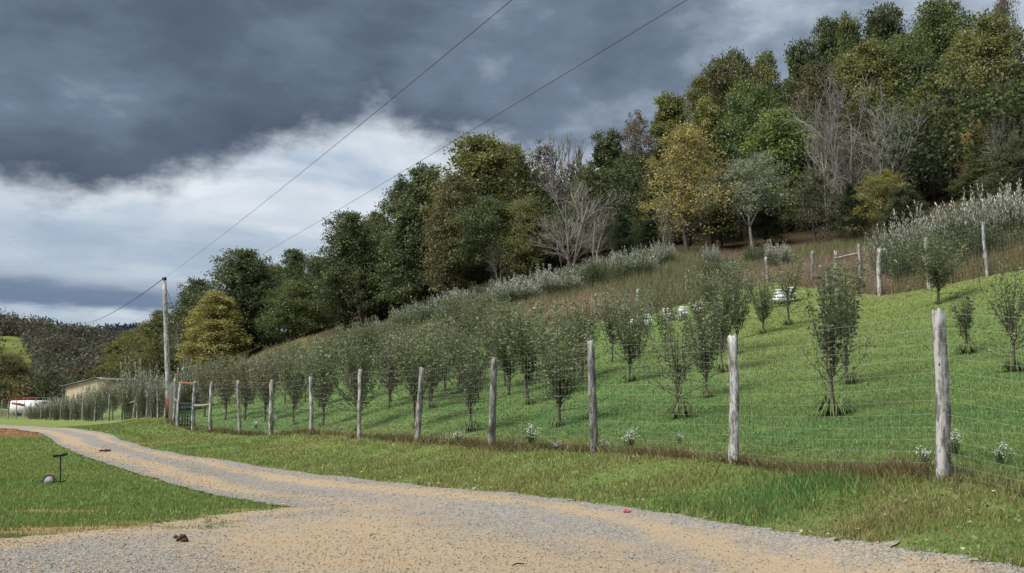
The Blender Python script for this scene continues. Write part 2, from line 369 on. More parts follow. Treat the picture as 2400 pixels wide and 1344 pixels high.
def sinn(x, y, s, k=0):             # cheap smooth value noise, about -1..1
    r = np.random.default_rng(100 + k); o = 0
    for i in range(6):
        a = r.uniform(0, 6.28); f = s * r.uniform(.6, 1.8); o = o + np.sin((x * math.cos(a) + y * math.sin(a)) * f + r.uniform(0, 6.28) + 1.5 * np.sin((x * math.sin(a) - y * math.cos(a)) * f * .6 + i))
    return o / 3.2
PATCH = [(*hit(px, py)[:2], a, b) for px, py, a, b in [(110, 1200, .75, .30), (250, 1190, .6, .22), (330, 1176, .7, .16), (430, 1222, 1.0, .2), (150, 1240, 1.2, .25), (20, 1250, 1.0, .3), (330, 1228, .7, .22), (560, 1196, .5, .2)]]
def turf(x, y):
    """base colour, blade height and cover of the turf"""
    x = np.asarray(x, float); y = np.asarray(y, float); n = len(x)
    side = x > fence_x(y); leftlawn = (~side) & (x < np.interp(y, (Lr + Rr)[:, 1] / 2, ((Lr + Rr) / 2)[:, 0]))
    c = np.empty((n, 3)); h = np.empty(n); cov = np.ones(n)
    n1 = sinn(x, y, .55, 1); n2 = sinn(x, y, 1.7, 2); n3 = sinn(x, y, .18, 3)
    mixc = lambda a, b, t: np.asarray(a) * (1 - t[:, None]) + np.asarray(b) * t[:, None]
    verge = mixc((.150, .218, .062), (.215, .222, .078), np.clip(.35 + .35 * n1 + .25 * n2, 0, 1))
    vd = np.exp(-(((x - 5.2) / 2.2) ** 2 + ((y - 15.0) / 1.0) ** 2)); vd2 = np.exp(-(((x - 3.9) / 1.6) ** 2 + ((y - 12.6) / .8) ** 2)) * (x > 0)
    verge = mixc(verge, (.095, .20, .055), np.clip(vd * 1.3, 0, 1) * (n2 > -.6))
    verge = mixc(verge, (.20, .175, .08), np.clip(vd2 * .6, 0, 1))
    lawn = mixc((.105, .190, .060), (.160, .228, .072), np.clip(.4 + .35 * n3 + .38 * sinn(x * .35, y * 2.4, .7, 5), 0, 1))
    lawn = mixc(lawn, (.18, .22, .07), np.clip((y - 20) / 30 * (x / np.maximum(y, 5) > .2), 0, .85))
    lawn = mixc(lawn, (.17, .19, .06), np.clip(1 - (x - fence_x(y)) / 1.8, 0, 1) * .8)
    left = mixc((.135, .215, .058), (.190, .245, .068), np.clip(.45 + .4 * n1 + .2 * n2, 0, 1))
    c[:] = verge; h[:] = .062 + .028 * np.clip(n2, -1, 1) + .11 * vd
    c[side] = lawn[side]; h[side] = .048
    c[leftlawn] = left[leftlawn]; h[leftlawn] = .06
    up = side & (y > upper_y(x, y))
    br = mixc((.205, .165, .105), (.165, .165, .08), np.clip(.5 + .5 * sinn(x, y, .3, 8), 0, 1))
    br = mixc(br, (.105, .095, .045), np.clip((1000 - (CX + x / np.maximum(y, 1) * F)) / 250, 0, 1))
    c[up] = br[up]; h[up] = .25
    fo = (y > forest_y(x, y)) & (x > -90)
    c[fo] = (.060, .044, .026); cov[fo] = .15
    far = (y > 150) & (x < -20)
    c[far] = (.10, .12, .045)
    pas = (y > 240) & (x < -100) & (x / np.maximum(y, 1) < -.44); c[pas] = (.14, .165, .045)
    fd = np.abs(x - fence_x(y))
    th = (fd < .04 + .24 * n2) & (y < 60); c[th] = (.15, .12, .062); h[th] = .17; cov[th] = .9
    for px_, py_, a, b in PATCH:
        k = np.exp(-(((x - px_) / a) ** 2 + ((y - py_) / b) ** 2)) + .28 * n2 + .12 * sinn(x, y, 7, 6)
        q = leftlawn & (k > .55); c[q] = (.36, .25, .13); cov[q] = .12
    red = leftlawn & (y > 50) & (y < 82); c[red] = (.26, .15, .075); cov[red] = .25
    return c, h, cov, side, leftlawn

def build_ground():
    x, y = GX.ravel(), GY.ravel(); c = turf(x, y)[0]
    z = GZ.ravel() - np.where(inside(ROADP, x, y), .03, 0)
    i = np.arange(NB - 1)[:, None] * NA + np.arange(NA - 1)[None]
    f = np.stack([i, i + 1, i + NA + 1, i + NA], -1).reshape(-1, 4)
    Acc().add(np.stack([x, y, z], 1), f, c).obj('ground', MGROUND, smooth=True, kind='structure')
    nt = 44; t = np.linspace(0, 1, nt)
    p = Lr[:, None] * (1 - t[None, :, None]) + Rr[:, None] * t[None, :, None]
    x, y = p[..., 0], p[..., 1]; z = gz(x, y) + .022
    far = np.clip((y - 16) / 6, 0, 1)
    tt = np.broadcast_to(t, x.shape) + .03 * sinn(x, y, .5, 11)
    g = lambda m, s: np.exp(-((tt - m) / s) ** 2)
    band = 1.1 * g(.25, .15) + .95 * g(.78, .10) + .10 * sinn(x, y, .5, 16)
    near = .56 + .08 * np.clip(x + 1, 0, 2) + .40 * sinn(x, y, .55, 13) - .75 * np.clip((-x - 2.3) / 2.0, 0, 1) - .9 * np.clip((tt - .962) / .04, 0, 1) + .5 * g(.84, .06)
    a = near * (1 - far) + band * far
    i = np.arange(len(Lr) - 1)[:, None] * nt + np.arange(nt - 1)[None]
    f = np.stack([i, i + 1, i + nt + 1, i + nt], -1).reshape(-1, 4)
    le = dist_line(Lr[::4], x, y) * (y < 17.2) + 9 * (y >= 17.2); a = np.where(le < .75 + .2 * sinn(x, y, 1.5, 15), .85, a)
    A = np.clip(a, 0, 1).ravel()
    Acc().add(np.stack([x, y, z], -1).reshape(-1, 3), f, np.stack([A, A, A], 1)).obj('gravel_road', MROAD, smooth=True, kind='structure')
build_ground()

def build_gravel():
    n = 400000; y = np.exp(rng.uniform(math.log(6.5), math.log(42), n)); x = y * rng.uniform(-.62, .62, n)
    ins = inside(ROADP, x, y); de = np.minimum(dist_line(Lr[::6], x, y), dist_line(Rr[::6], x, y))
    zone = .35 + .40 * sinn(x, y, .6, 21) + .45 * np.clip((-x - 2) / 3, 0, 1) + np.exp(-de / .35) * .9
    keep = (ins & (rng.random(n) < np.clip(zone, .22, 1) * .55)) | ((~ins) & (de < .45) & (rng.random(n) < .25 * np.exp(-de / .18)))
    x, y = x[keep], y[keep]; n = len(x); z = gz(x, y) + np.where(ins[keep], .024, .004)
    r = (.004 + .0075 * rng.random(n) ** 2.5) * (1 + y / 30)
    o = np.array([[1, 0, 0], [0, 1, 0], [-1, 0, 0], [0, -1, 0], [0, 0, .75], [0, 0, -.5]], float)
    v = o[None] * r[:, None, None] * rng.uniform(.65, 1.35, (n, 6, 1))
    an = rng.uniform(0, 6.28, n); ca, sa = np.cos(an)[:, None], np.sin(an)[:, None]
    v = np.stack([v[..., 0] * ca - v[..., 1] * sa + x[:, None], v[..., 0] * sa + v[..., 1] * ca + y[:, None], v[..., 2] + z[:, None]], -1)
    f = np.array([[0, 1, 4], [1, 2, 4], [2, 3, 4], [3, 0, 4], [1, 0, 5], [2, 1, 5], [3, 2, 5], [0, 3, 5]])
    g = rng.random(n)[:, None]; k = (rng.random(n) < .6)[:, None]
    c = np.where(k, np.array([.38, .29, .18]) * (.45 + g), np.array([.25, .238, .215]) * (.3 + 1.35 * g ** 1.5))
    Acc().add(v.reshape(-1, 3), (np.arange(n)[:, None, None] * 6 + f[None]).reshape(-1, 3), np.repeat(c, 6, 0)).obj('loose_gravel', MSTONE, kind='stuff')
build_gravel()

def blades(name, x, y, h, w, c, lean=.45, vary=.45, z0=0.0):
    n = len(x); z = gz(x, y) + z0; an = rng.uniform(0, 6.28, n); h = h * rng.uniform(.55, 1.35, n)
    d = np.stack([np.cos(an), np.sin(an)], 1); ln = (h * rng.uniform(.05, 1, n) * lean * 2)[:, None]
    b = np.stack([x, y, z - .01], 1); an2 = rng.uniform(0, 6.28, n); s = np.stack([np.cos(an2), np.sin(an2), 0 * an], 1) * (w / 2)[:, None]
    tip = b.copy(); tip[:, :2] += d * ln; tip[:, 2] += h
    v = np.stack([b - s, b + s, tip], 1)
    k = 1 + vary * rng.normal(size=n).clip(-1.6, 2.2)[:, None] * .5
    c = c * np.maximum(k, .3); cv = np.repeat(c, 3, 0)
    return Acc().add(v.reshape(-1, 3), np.arange(3 * n).reshape(n, 3), cv).obj(name, MGRASS, kind='stuff')
def build_grass():
    n = 1350000; y = np.exp(rng.uniform(math.log(6), math.log(75), n)); x = y * rng.uniform(-.74, .86, n)
    c, h, cov, side, left = turf(x, y)
    ins = inside(ROADP, x, y); dr = np.minimum(dist_line(Lr[::6], x, y), dist_line(Rr[::6], x, y))
    ok = (~ins) & (rng.random(n) < cov) & (y < upper_y(x, y) + 3) & (rng.random(n) < np.clip(.35 + dr / .5, 0, 1))
    ok |= ins & (y < 17) & (dist_line(Lr[::4], x, y) < 1.1) & (sinn(x, y, 1.6, 33) + .4 * sinn(x, y, 6, 34) > .45) & (rng.random(n) < .5)
    ok &= (sinn(x, y, 6, 31) + 1.3 * rng.random(n) > -.3)
    x, y, c, h, side, left = (q[ok] for q in (x, y, c, h, side, left)); n = len(x)
    straw = rng.random(n) < np.where(side, .04, .12); c[straw] = (.30, .25, .11)
    lt = rng.random(n) < .10; c[lt] *= 1.5
    w = .007 + .00075 * y
    for nm, q in (('orchard_grass', side), ('lawn_grass', left), ('verge_grass', (~side) & (~left))):
        blades(nm, x[q], y[q], h[q] * (1 + .004 * y[q]), w[q], c[q])
build_grass()

def build_rough():
    # dead brown growth under the wire, rank grass behind the orchard, brown undergrowth in the wood
    s = rng.random(26000); yy = 9 + 50 * s ** 1.7; xx = fence_x(yy) + rng.normal(size=len(yy)) * .17 * (1 + .6 * sinn(yy, yy * .3, 1.1, 41))
    k_ = rng.random(len(yy)) < np.clip(.30 + .8 * sinn(xx, yy, .8, 43), .08, 1); xx, yy = xx[k_], yy[k_]
    col = np.where(rng.random(len(yy))[:, None] < .6, np.array([.13, .09, .052]), np.array([.15, .17, .06])) * rng.uniform(.5, 1.5, (len(yy), 1))
    blades('dead_grass', xx, yy, np.full(len(yy), .17), .010 + .0006 * yy, col, lean=.9)
    n = 190000; q = rng.uniform(-.2, .85, n); lo = np.interp(CX + q * F, UPX[:, 0], UPX[:, 1]); hi = np.interp(CX + q * F, FOX[:, 0], FOX[:, 1])
    yy = lo + (hi - lo) * rng.uniform(0, 1.05, n); xx = q * yy
    m = sinn(xx, yy, .35, 8)[:, None]
    col = np.where(m < .1, np.array([.25, .19, .13]), np.array([.18, .185, .09])) * rng.uniform(.55, 1.4, (n, 1))
    px = (CX + q * F)[:, None]; col = np.where((px < 950) | (px > 2100), np.array([.19, .165, .085]) * rng.uniform(.5, 1.4, (n, 1)), col)
    hh = .55 + .25 * m[:, 0]; hh = np.where((px[:, 0] < 950), .25, hh)
    blades('rank_meadow_grass', xx, yy, hh, np.full(n, .032), col, lean=.35)
build_rough()

# ------------------------------------------------------------------ tree prototypes
def curve_pts(a, b, bend, n=6, r=rng):
    t = np.linspace(0, 1, n)[:, None]; a, b = np.asarray(a, float), np.asarray(b, float)
    o = r.normal(size=3) * bend; return a + (b - a) * t + np.sin(t * math.pi) * o
def crown_proto(seed, W=9.0, H=13.0, lobes=11, clusters=16, per=58, leaf=.34, low=.16, shape=1.0, sparse=1.0, bark=None):
    r = np.random.default_rng(seed); A = Acc(); T = Acc()
    tp = curve_pts((0, 0, -.6), (r.normal() * .3, r.normal() * .3, H * .72), .25, 8, r)
    tube(T, tp, np.linspace(.24, .05, 8), 7)
    cs = []
    for k in range(lobes):
        u = (k + .5) / lobes; zc = low + .06 + (.86 - low) * u
        env = math.sin(min(1, max(.12, (1.08 - u) ** shape)) * math.pi * .5) * (.55 + .45 * min(1, u * 3.2 + .35))
        an = k * 2.4 + r.uniform(-.5, .5); rad = W * .5 * env * r.uniform(.35, .68)
        if u > .9: rad *= .4
        lr = W * r.uniform(.19, .28) * (.65 + .5 * env)
        c = np.array([math.cos(an) * rad, math.sin(an) * rad, zc * H]); cs.append((c, lr))
        j = tp[min(7, max(2, int(zc / .72 * 7) - 2))]
        tube(T, curve_pts(j, c, .3, 5, r), np.linspace(.085, .02, 5), 4)
    for c, lr in cs:
        dv = unit(r.normal(size=(clusters, 3)) + np.array([0, 0, .25])); cc = c + dv * lr * r.uniform(.5, 1.2, (clusters, 1)) * np.array([1, 1, .85])
        for q in cc:
            n = int(per * r.uniform(.5, 1.4) * sparse)
            pos = q + r.normal(size=(n, 3)) * lr * np.array([.19, .19, .125])
            d = unit(pos - c) * .6 + r.normal(size=(n, 3)) * .7 + np.array([0, 0, -.15])
            g = np.clip(.5 + .34 * r.normal() + .16 * (q[2] / H - .5) * 2, 0, 1)
            col = np.stack([r.random(n) * .8 + .1 * r.normal(), np.full(n, g) + r.normal(size=n) * .12, np.where(r.random(n) < .05, .55, 0)], 1).clip(0, 1)
            leaves(A, pos, d, leaf * r.uniform(.7, 1.35, n), leaf * .72 * r.uniform(.7, 1.2, n), col, r, unit(pos - c) * .9 + np.array([0, 0, .7]) + r.normal(size=(n, 3)) * .55)
    return dict(W=W, H=H, trunk=T.mesh('trunk', bark or MBARK, True), crown=A.mesh('crown', MLEAF))
def conifer_proto(seed, W=5.0, H=12.0):
    r = np.random.default_rng(seed); A = Acc(); T = Acc(); tube(T, [(0, 0, -.5), (0, 0, H * .5), (0, 0, H * .97)], [.2, .12, .02], 6)
    for k in range(150):
        u = r.random() ** .8; z = H * (.07 + .92 * u); L = W * .5 * (1 - u) ** .75 * r.uniform(.6, 1.1) + .15; an = r.uniform(0, 6.28)
        n = int(50 + L * 55); t = r.random(n) ** .7; dr = np.array([math.cos(an), math.sin(an), 0])
        pos = np.array([0, 0, z]) + dr * (t * L)[:, None] + r.normal(size=(n, 3)) * (.10 + .12 * L * t[:, None] * .6) + np.stack([0 * t, 0 * t, .25 * L * t - .3 * L * t * t], 1)
        g = r.uniform(.2, .7); col = np.stack([r.random(n) * .7, np.full(n, g), 0 * t], 1)
        leaves(A, pos, dr + r.normal(size=(n, 3)) * .6, .20, .07, col, r)
    return dict(W=W, H=H, trunk=T.mesh('trunk', MBARK, True), crown=A.mesh('crown', MLEAF))
def bare_proto(seed, W=7.0, H=12.0, leafy=0.0, up=.5, bark=None, stems=1, kids=5, thin=.010):
    r = np.random.default_rng(seed); T = Acc(); B = Acc(); A = Acc(); tips = []
    def grow(a, d, L, rad, lv, acc):
        n = 5; d = unit(d); pts = [np.array(a, float)]
        for i in range(n - 1):
            d = unit(d + r.normal(size=3) * .13 + np.array([0, 0, .05 * up])); pts.append(pts[-1] + d * L / (n - 1))
        pts = np.array(pts); tube(acc, pts, np.linspace(rad, rad * .45, n), 6 if lv == 0 else 3, cap=False)
        if lv >= 3: tips.extend(pts[2:]); return
        for k in range(kids if lv else kids + 5):
            t = r.uniform(.3, 1) if lv else r.uniform(.28, 1); q = pts[min(n - 1, int(t * (n - 1)))]
            side = unit(np.cross(d, r.normal(size=3))); ang = r.uniform(.45, .9)
            grow(q, unit(d) * math.cos(ang) + side * math.sin(ang) + np.array([0, 0, up * .5]), L * r.uniform(.38, .62), max(thin, rad * .42), lv + 1, B)
    for s in range(stems):
        an = r.uniform(0, 6.28); grow((.3 * s * math.cos(an), .3 * s * math.sin(an), -.4), np.array([math.cos(an) * .16 * s, math.sin(an) * .16 * s, 1]), H * .68, .15 / (1 + .3 * s), 0, T)
    v = np.concatenate(T.v + B.v); sc_ = H / v[:, 2].max(); wx = W / (np.percentile(np.abs(v[:, :2]), 98) * 2)
    S = np.array([wx, wx, sc_])
    for a in (T, B): a.v = [q * S for q in a.v]
    d = dict(W=W, H=H, trunk=T.mesh('trunk', bark or MPALE, True), branches=B.mesh('branches', bark or MTWIG))
    if leafy:
        tp = np.array(tips) * S; n = int(len(tp) * leafy); q = tp[r.integers(0, len(tp), n)] + r.normal(size=(n, 3)) * .16
        leaves(A, q, r.normal(size=(n, 3)), .24, .15, np.stack([r.random(n), r.random(n), (r.random(n) < .15) * .5], 1), r)
        d['crown'] = A.mesh('crown', MLEAF)
    return d
PR = {}
for i, (w, h, lo, shp, lb) in enumerate([(9.5, 13, .12, 1.0, 13), (9, 14, .2, .8, 12), (11, 12, .14, .9, 14), (8, 14, .1, 1.3, 13), (10, 13, .22, .7, 12), (8.5, 12, .08, 1.1, 13)]):
    PR['b%d' % i] = crown_proto(40 + i, w, h, lb + 6, 24, 78, .235, lo * .7, shp)
PR['s0'] = crown_proto(60, 9, 13, 15, 15, 62, .22, .16, .9, .8); PR['s1'] = crown_proto(61, 8, 13, 12, 11, 50, .22, .25, 1.0, .8, MPALE); PR['a0'] = crown_proto(62, 10, 11, 11, 13, 62, .22, .46, .8, .9, MPALE)
PR['c0'] = conifer_proto(70); PR['c1'] = conifer_proto(71, 6.5, 11)
PR['n0'] = bare_proto(80, kids=5, bark=MPALE); PR['n1'] = bare_proto(81, 9, 12, 0, .22, stems=3, kids=5); PR['n2'] = bare_proto(82, 5, 13, 0, .9, bark=MPALE, thin=.045, kids=6); PR['n5'] = bare_proto(85, 7.5, 12, 0, .42, MPALE, 2, 6, .016); PR['n6'] = bare_proto(86, 9, 12, 0, .18, MPALE, 3, 5, .018); PR['n3'] = bare_proto(83, 8, 12, 1.1, .5, stems=2, kids=4); PR['n4'] = bare_proto(84, 7, 12, 2.2, .4, MBARK)
def put_tree(proto, p, w, h, color, name, label, cat, group=None, lean=0.0, rz=None):
    pr = PR[proto]; e = thing(name, label, cat, p, random.uniform(0, 6.28) if rz is None else rz, group)
    e.scale = (w / pr['W'], w / pr['W'], h / pr['H'])
    if lean: e.rotation_euler = (0, lean, 0)
    for k in ('trunk', 'branches', 'crown'):
        if k in pr:
            o = link(k, pr[k], e); o.color = (*color, 1)
    return e
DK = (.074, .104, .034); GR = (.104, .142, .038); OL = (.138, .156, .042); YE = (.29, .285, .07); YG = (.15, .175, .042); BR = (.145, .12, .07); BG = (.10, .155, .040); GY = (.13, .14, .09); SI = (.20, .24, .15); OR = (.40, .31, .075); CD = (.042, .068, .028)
FOREST = [  # pixel x, distance, top y, width px, prototype, colour, name, label
    (372, 152, 728, 100, 'b1', OL, 'broadleaf_tree', 'olive broadleaf tree directly behind the utility pole'),
    (318, 185, 775, 100, 'b2', OL, 'broadleaf_tree', 'low olive tree in the valley just left of the utility pole'),
    (262, 190, 800, 70, 'b3', YG, 'broadleaf_tree', 'yellowish pointed tree at the valley mouth above the flowering shrubs'),
    (426, 136, 745, 60, 'n0', GY, 'bare_tree', 'grey bare tree between the utility pole and the yellow tree'),
    (452, 142, 655, 120, 'b0', DK, 'broadleaf_tree', 'dark green tree rising behind the yellow tree near the pole'),
    (500, 120, 688, 140, 'b5', YE, 'yellow_tree', 'yellow autumn tree standing alone in front of the dark wood'),
    (565, 127, 588, 185, 'b0', DK, 'broadleaf_tree', 'large dark green rounded tree right of the yellow tree'),
    (632, 140, 625, 100, 'b4', GR, 'broadleaf_tree', 'green tree partly hidden behind the large dark rounded tree'),
    (683, 150, 583, 95, 'b1', DK, 'broadleaf_tree', 'small topped grey green tree on the skyline touching the lower wire'),
    (690, 121, 665, 130, 'b2', GR, 'broadleaf_tree', 'low green tree with dark trunks above the mown bank'),
    (742, 135, 600, 90, 'b3', DK, 'broadleaf_tree', 'narrow dark tree in the dip of the skyline'),
    (812, 114, 500, 150, 'b0', DK, 'broadleaf_tree', 'tall dark tree on the left shoulder of the hill'),
    (872, 122, 498, 110, 'b1', GR, 'broadleaf_tree', 'green tree just right of the tall dark shoulder tree'),
    (850, 111, 590, 110, 'n4', GR, 'broadleaf_tree', 'thin twiggy tree in front of the tall dark shoulder tree'),
    (945, 112, 425, 130, 'b4', DK, 'broadleaf_tree', 'dark lumpy tree at the left edge of the big central clump'),
    (990, 118, 380, 120, 'b3', DK, 'broadleaf_tree', 'dark pointed tree behind the left of the central clump'),
    (965, 103, 480, 150, 'b5', (0.071, 0.105, 0.035), 'broadleaf_tree', 'dark green tree with low skirts over the bank'),
    (1128, 110, 318, 230, 'b1', OL, 'broadleaf_tree', 'tallest olive green tree of the central clump'),
    (1060, 99, 410, 130, 'b0', (0.134, 0.133, 0.048), 'broadleaf_tree', 'brownish olive tree in front of the central clump'),
    (1205, 108, 350, 110, 'b2', OL, 'broadleaf_tree', 'olive tree on the right of the central clump'),
    (1150, 97, 470, 150, 'b4', (0.080, 0.117, 0.038), 'broadleaf_tree', 'green bushy tree low in the middle of the central clump'),
    (1235, 95, 470, 110, 'b2', (0.151, 0.170, 0.048), 'broadleaf_tree', 'yellow tinged tree below the olive trees right of centre'),
    (1172, 94, 545, 70, 'n1', GY, 'bare_tree', 'small pale bare tree at the wood edge above the white shrubs'),
    (1270, 112, 322, 110, 's1', BR, 'broadleaf_tree', 'thin brown leaved tree left of the tall bare poplars'),
    (1306, 111, 300, 85, 'n2', GY, 'bare_tree', 'tall bare grey tree on the skyline, left of the pair'),
    (1348, 111, 308, 90, 'n2', GY, 'bare_tree', 'tall bare grey tree on the skyline, right of the pair'),
    (1340, 86, 405, 150, 'n5', GY, 'bare_tree', 'pale bare tree with spreading twigs above the white shrubs'),
    (1322, 88, 470, 70, 'n4', GY, 'bare_tree', 'slim pale trunk with few leaves beside the spreading bare tree'),
    (1285, 97, 510, 120, 'b5', (0.098, 0.110, 0.045), 'broadleaf_tree', 'dull green tree behind the spreading bare tree'),
    (1362, 118, 352, 34, 'c0', CD, 'conifer', 'small spiky conifer on the skyline beside the bare trees'),
    (1432, 106, 303, 115, 'b3', (0.080, 0.105, 0.038), 'broadleaf_tree', 'dark pointed tree right of the skyline conifer'),
    (1385, 100, 395, 100, 'b5', (0.125, 0.148, 0.045), 'broadleaf_tree', 'olive tree under the skyline conifer'),
    (1400, 90, 465, 90, 'n3', GY, 'bare_tree', 'half bare multi stemmed tree right of the spreading bare tree'),
    (1500, 112, 262, 90, 's0', BR, 'broadleaf_tree', 'brown leaved tree on the skyline left of the yellow green tops'),
    (1485, 100, 360, 110, 'b4', (0.093, 0.114, 0.042), 'broadleaf_tree', 'dark olive tree below the brown skyline tree'),
    (1582, 112, 212, 115, 'b3', YG, 'broadleaf_tree', 'yellow green pointed tree stepping up the skyline'),
    (1620, 81, 297, 185, 's0', (.30, .275, .085), 'yellow_tree', 'big yellow leaved tree at the wood edge above the brown grass'),
    (1550, 92, 400, 110, 'b5', (0.107, 0.125, 0.042), 'broadleaf_tree', 'olive tree behind the left side of the big yellow tree'),
    (1562, 79, 450, 60, 'n3', (0.231, 0.266, 0.139), 'bare_tree', 'leaning pale forked trunk left of the big yellow tree'),
    (1462, 84, 500, 100, 'c1', CD, 'conifer', 'dark cedar at the wood edge behind the white shrubs'),
    (1525, 86, 520, 90, 'c1', CD, 'conifer', 'dark cedar left of the leaning forked trunk'),
    (1700, 84, 450, 110, 'c1', CD, 'conifer', 'shadowy cedar right of the big yellow tree'),
    (1665, 120, 180, 110, 'b0', OL, 'broadleaf_tree', 'olive tree at the step of the skyline above the yellow tree'),
    (1735, 118, 128, 150, 'b4', (0.104, 0.117, 0.038), 'broadleaf_tree', 'broad olive tree on the middle skyline'),
    (1668, 101, 240, 120, 'b5', (0.178, 0.199, 0.048), 'broadleaf_tree', 'yellow green rounded tree right above the big yellow tree'),
    (1770, 100, 210, 190, 'b2', BG, 'broadleaf_tree', 'fresh green broad tree in the middle of the slope'),
    (1815, 122, 122, 100, 'b1', OL, 'broadleaf_tree', 'olive tree in the notch below the highest trees'),
    (1855, 88, 262, 190, 'b0', (0.139, 0.199, 0.045), 'broadleaf_tree', 'bright green rounded tree left of the big bare tree'),
    (1775, 79, 372, 170, 'a0', SI, 'silver_tree', 'silvery leaved tree arching over the dark gap in the wood edge'),
    (1805, 82, 455, 110, 'c1', CD, 'conifer', 'dark cedar in the gap beneath the silvery tree'),
    (1905, 126, 88, 120, 'b3', DK, 'broadleaf_tree', 'dark tree at the left of the highest skyline group'),
    (1975, 128, 42, 130, 'b1', DK, 'broadleaf_tree', 'dark tree second from left in the highest skyline group'),
    (2020, 126, 30, 100, 'b3', GR, 'broadleaf_tree', 'narrow green tree in the highest skyline group'),
    (2110, 126, 8, 150, 'b3', (0.075, 0.099, 0.038), 'broadleaf_tree', 'dark topmost tree just left of the sky gap'),
    (2240, 124, 6, 190, 'b0', GR, 'broadleaf_tree', 'broad dark green tree with the highest top'),
    (2060, 112, 105, 190, 'b4', OL, 'broadleaf_tree', 'olive tree behind the top of the big bare tree'),
    (2165, 110, 90, 180, 'b2', GR, 'broadleaf_tree', 'green tree below the topmost tree of the hill'),
    (1940, 112, 150, 140, 'b0', (0.110, 0.110, 0.043), 'broadleaf_tree', 'brownish tree left behind the big bare tree'),
    (2005, 79, 140, 170, 'n5', GY, 'bare_tree', 'big pale bare tree standing before the high wood'),
    (2095, 77, 190, 190, 'n6', GY, 'bare_tree', 'second pale bare tree with long low limbs at right'),
    (1955, 78, 225, 110, 'n0', GY, 'bare_tree', 'slender bare tree left beside the big pale bare tree'),
    (2030, 92, 265, 170, 's0', (0.098, 0.097, 0.051), 'broadleaf_tree', 'dull olive brown tree seen through the bare branches'),
    (2230, 96, 190, 180, 'b5', OL, 'broadleaf_tree', 'olive tree right of the big bare trees'),
    (2185, 80, 265, 120, 'c1', CD, 'conifer', 'tall dark cedar right of the bare trees'),
    (2265, 76, 330, 120, 'c0', CD, 'conifer', 'dark cedar above the white flowering thicket'),
    (2360, 80, 45, 210, 'b4', (0.139, 0.160, 0.045), 'broadleaf_tree', 'huge yellow green tree at the right edge of the photo'),
    (2405, 92, -40, 80, 's0', BR, 'broadleaf_tree', 'reddish brown tree top in the upper right corner'),
    (2320, 72, 285, 80, 's0', OR, 'orange_tree', 'small orange yellow tree below the huge right hand tree'),
    (2385, 66, 245, 110, 'n1', GY, 'bare_tree', 'grey twiggy bare tree at the right edge'),
    (2330, 68, 380, 120, 'b5', (0.090, 0.110, 0.035), 'broadleaf_tree', 'low green tree behind the white flowering thicket'),
    (2090, 70, 400, 140, 's0', (0.214, 0.218, 0.048), 'broadleaf_tree', 'yellow tinged low tree below the bare limbs'),
    (1925, 76, 400, 120, 's0', (0.090, 0.099, 0.051), 'broadleaf_tree', 'dull low tree under the bright green rounded tree'),
    (2010, 72, 430, 110, 'c1', CD, 'conifer', 'dark cedar low beneath the big bare tree'),
    (2140, 68, 440, 100, 'b5', (0.063, 0.085, 0.032), 'broadleaf_tree', 'dark bushy tree left of the white flowering thicket'),
    (2420, 60, 330, 140, 'b2', (0.080, 0.095, 0.038), 'broadleaf_tree', 'dark low tree cut by the right edge of the photo'),
    (25, 172, 832, 95, 'b2', (0.151, 0.150, 0.042), 'broadleaf_tree', 'orange brown tree at the far left behind the van'),
    (85, 176, 850, 60, 'n3', (0.214, 0.212, 0.061), 'bare_tree', 'pale stemmed thin tree behind the van'),
    (70, 178, 838, 45, 'n0', GY, 'bare_tree', 'slim pale bare trunk standing left of the thin tree behind the van'),
    (120, 182, 872, 90, 'b0', (0.053, 0.079, 0.038), 'broadleaf_tree', 'dark round tree between the van and the cream shed'),
    (175, 195, 865, 80, 'b5', (0.098, 0.097, 0.051), 'broadleaf_tree', 'brown green tree behind the cream shed'),
]
for px, d, ty, w, pr, col, nm, lb in FOREST:
    p = at(px, d); h = top_z(px, ty, d) - p[2]
    put_tree(pr, p, w * d / F * (1.3 if pr[0] in 'bsa' else 1.2 if pr in ('n1', 'n3', 'n5', 'n6') else 1.05), max(h, 2.5) * 1.0, col, nm, lb, 'tree', 'trees of the hillside wood')

# darker trees deep in the wood, seen only as filling between the front rows
def merged_wood(name, spots, leafsize, per, mat=MGRASS):
    A = Acc(); r = np.random.default_rng(5)
    for x, y, w, h, col in spots:
        z = float(gz(x, y)); nc = 9; cc = np.stack([r.normal(size=nc) * w * .2, r.normal(size=nc) * w * .2, h * r.uniform(.25, .88, nc)], 1)
        k = r.integers(0, nc, per); dv = unit(r.normal(size=(per, 3))); pos = cc[k] + dv * (w * .24 * r.uniform(.5, 1.05, (per, 1))) * np.array([1, 1, .9]) + np.array([x, y, z])
        cl = np.array(col) * (.75 + .5 * r.random(nc))[k][:, None] * r.uniform(.6, 1.4, (per, 1))
        leaves(A, pos, dv + r.normal(size=(per, 3)) * .6, leafsize * r.uniform(.7, 1.3, per), leafsize * .75, cl, r)
        tube(A, [(x, y, z - .5), (x, y, z + h * .6)], [w * .03, w * .015], 4, (.06, .05, .04))
    return A.obj(name, mat, kind='stuff')
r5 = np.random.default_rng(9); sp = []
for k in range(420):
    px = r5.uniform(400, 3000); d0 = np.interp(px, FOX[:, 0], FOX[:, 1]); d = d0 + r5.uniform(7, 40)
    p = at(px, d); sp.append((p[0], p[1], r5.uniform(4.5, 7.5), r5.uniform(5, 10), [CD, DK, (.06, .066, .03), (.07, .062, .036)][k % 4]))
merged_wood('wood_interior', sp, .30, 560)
sp = []
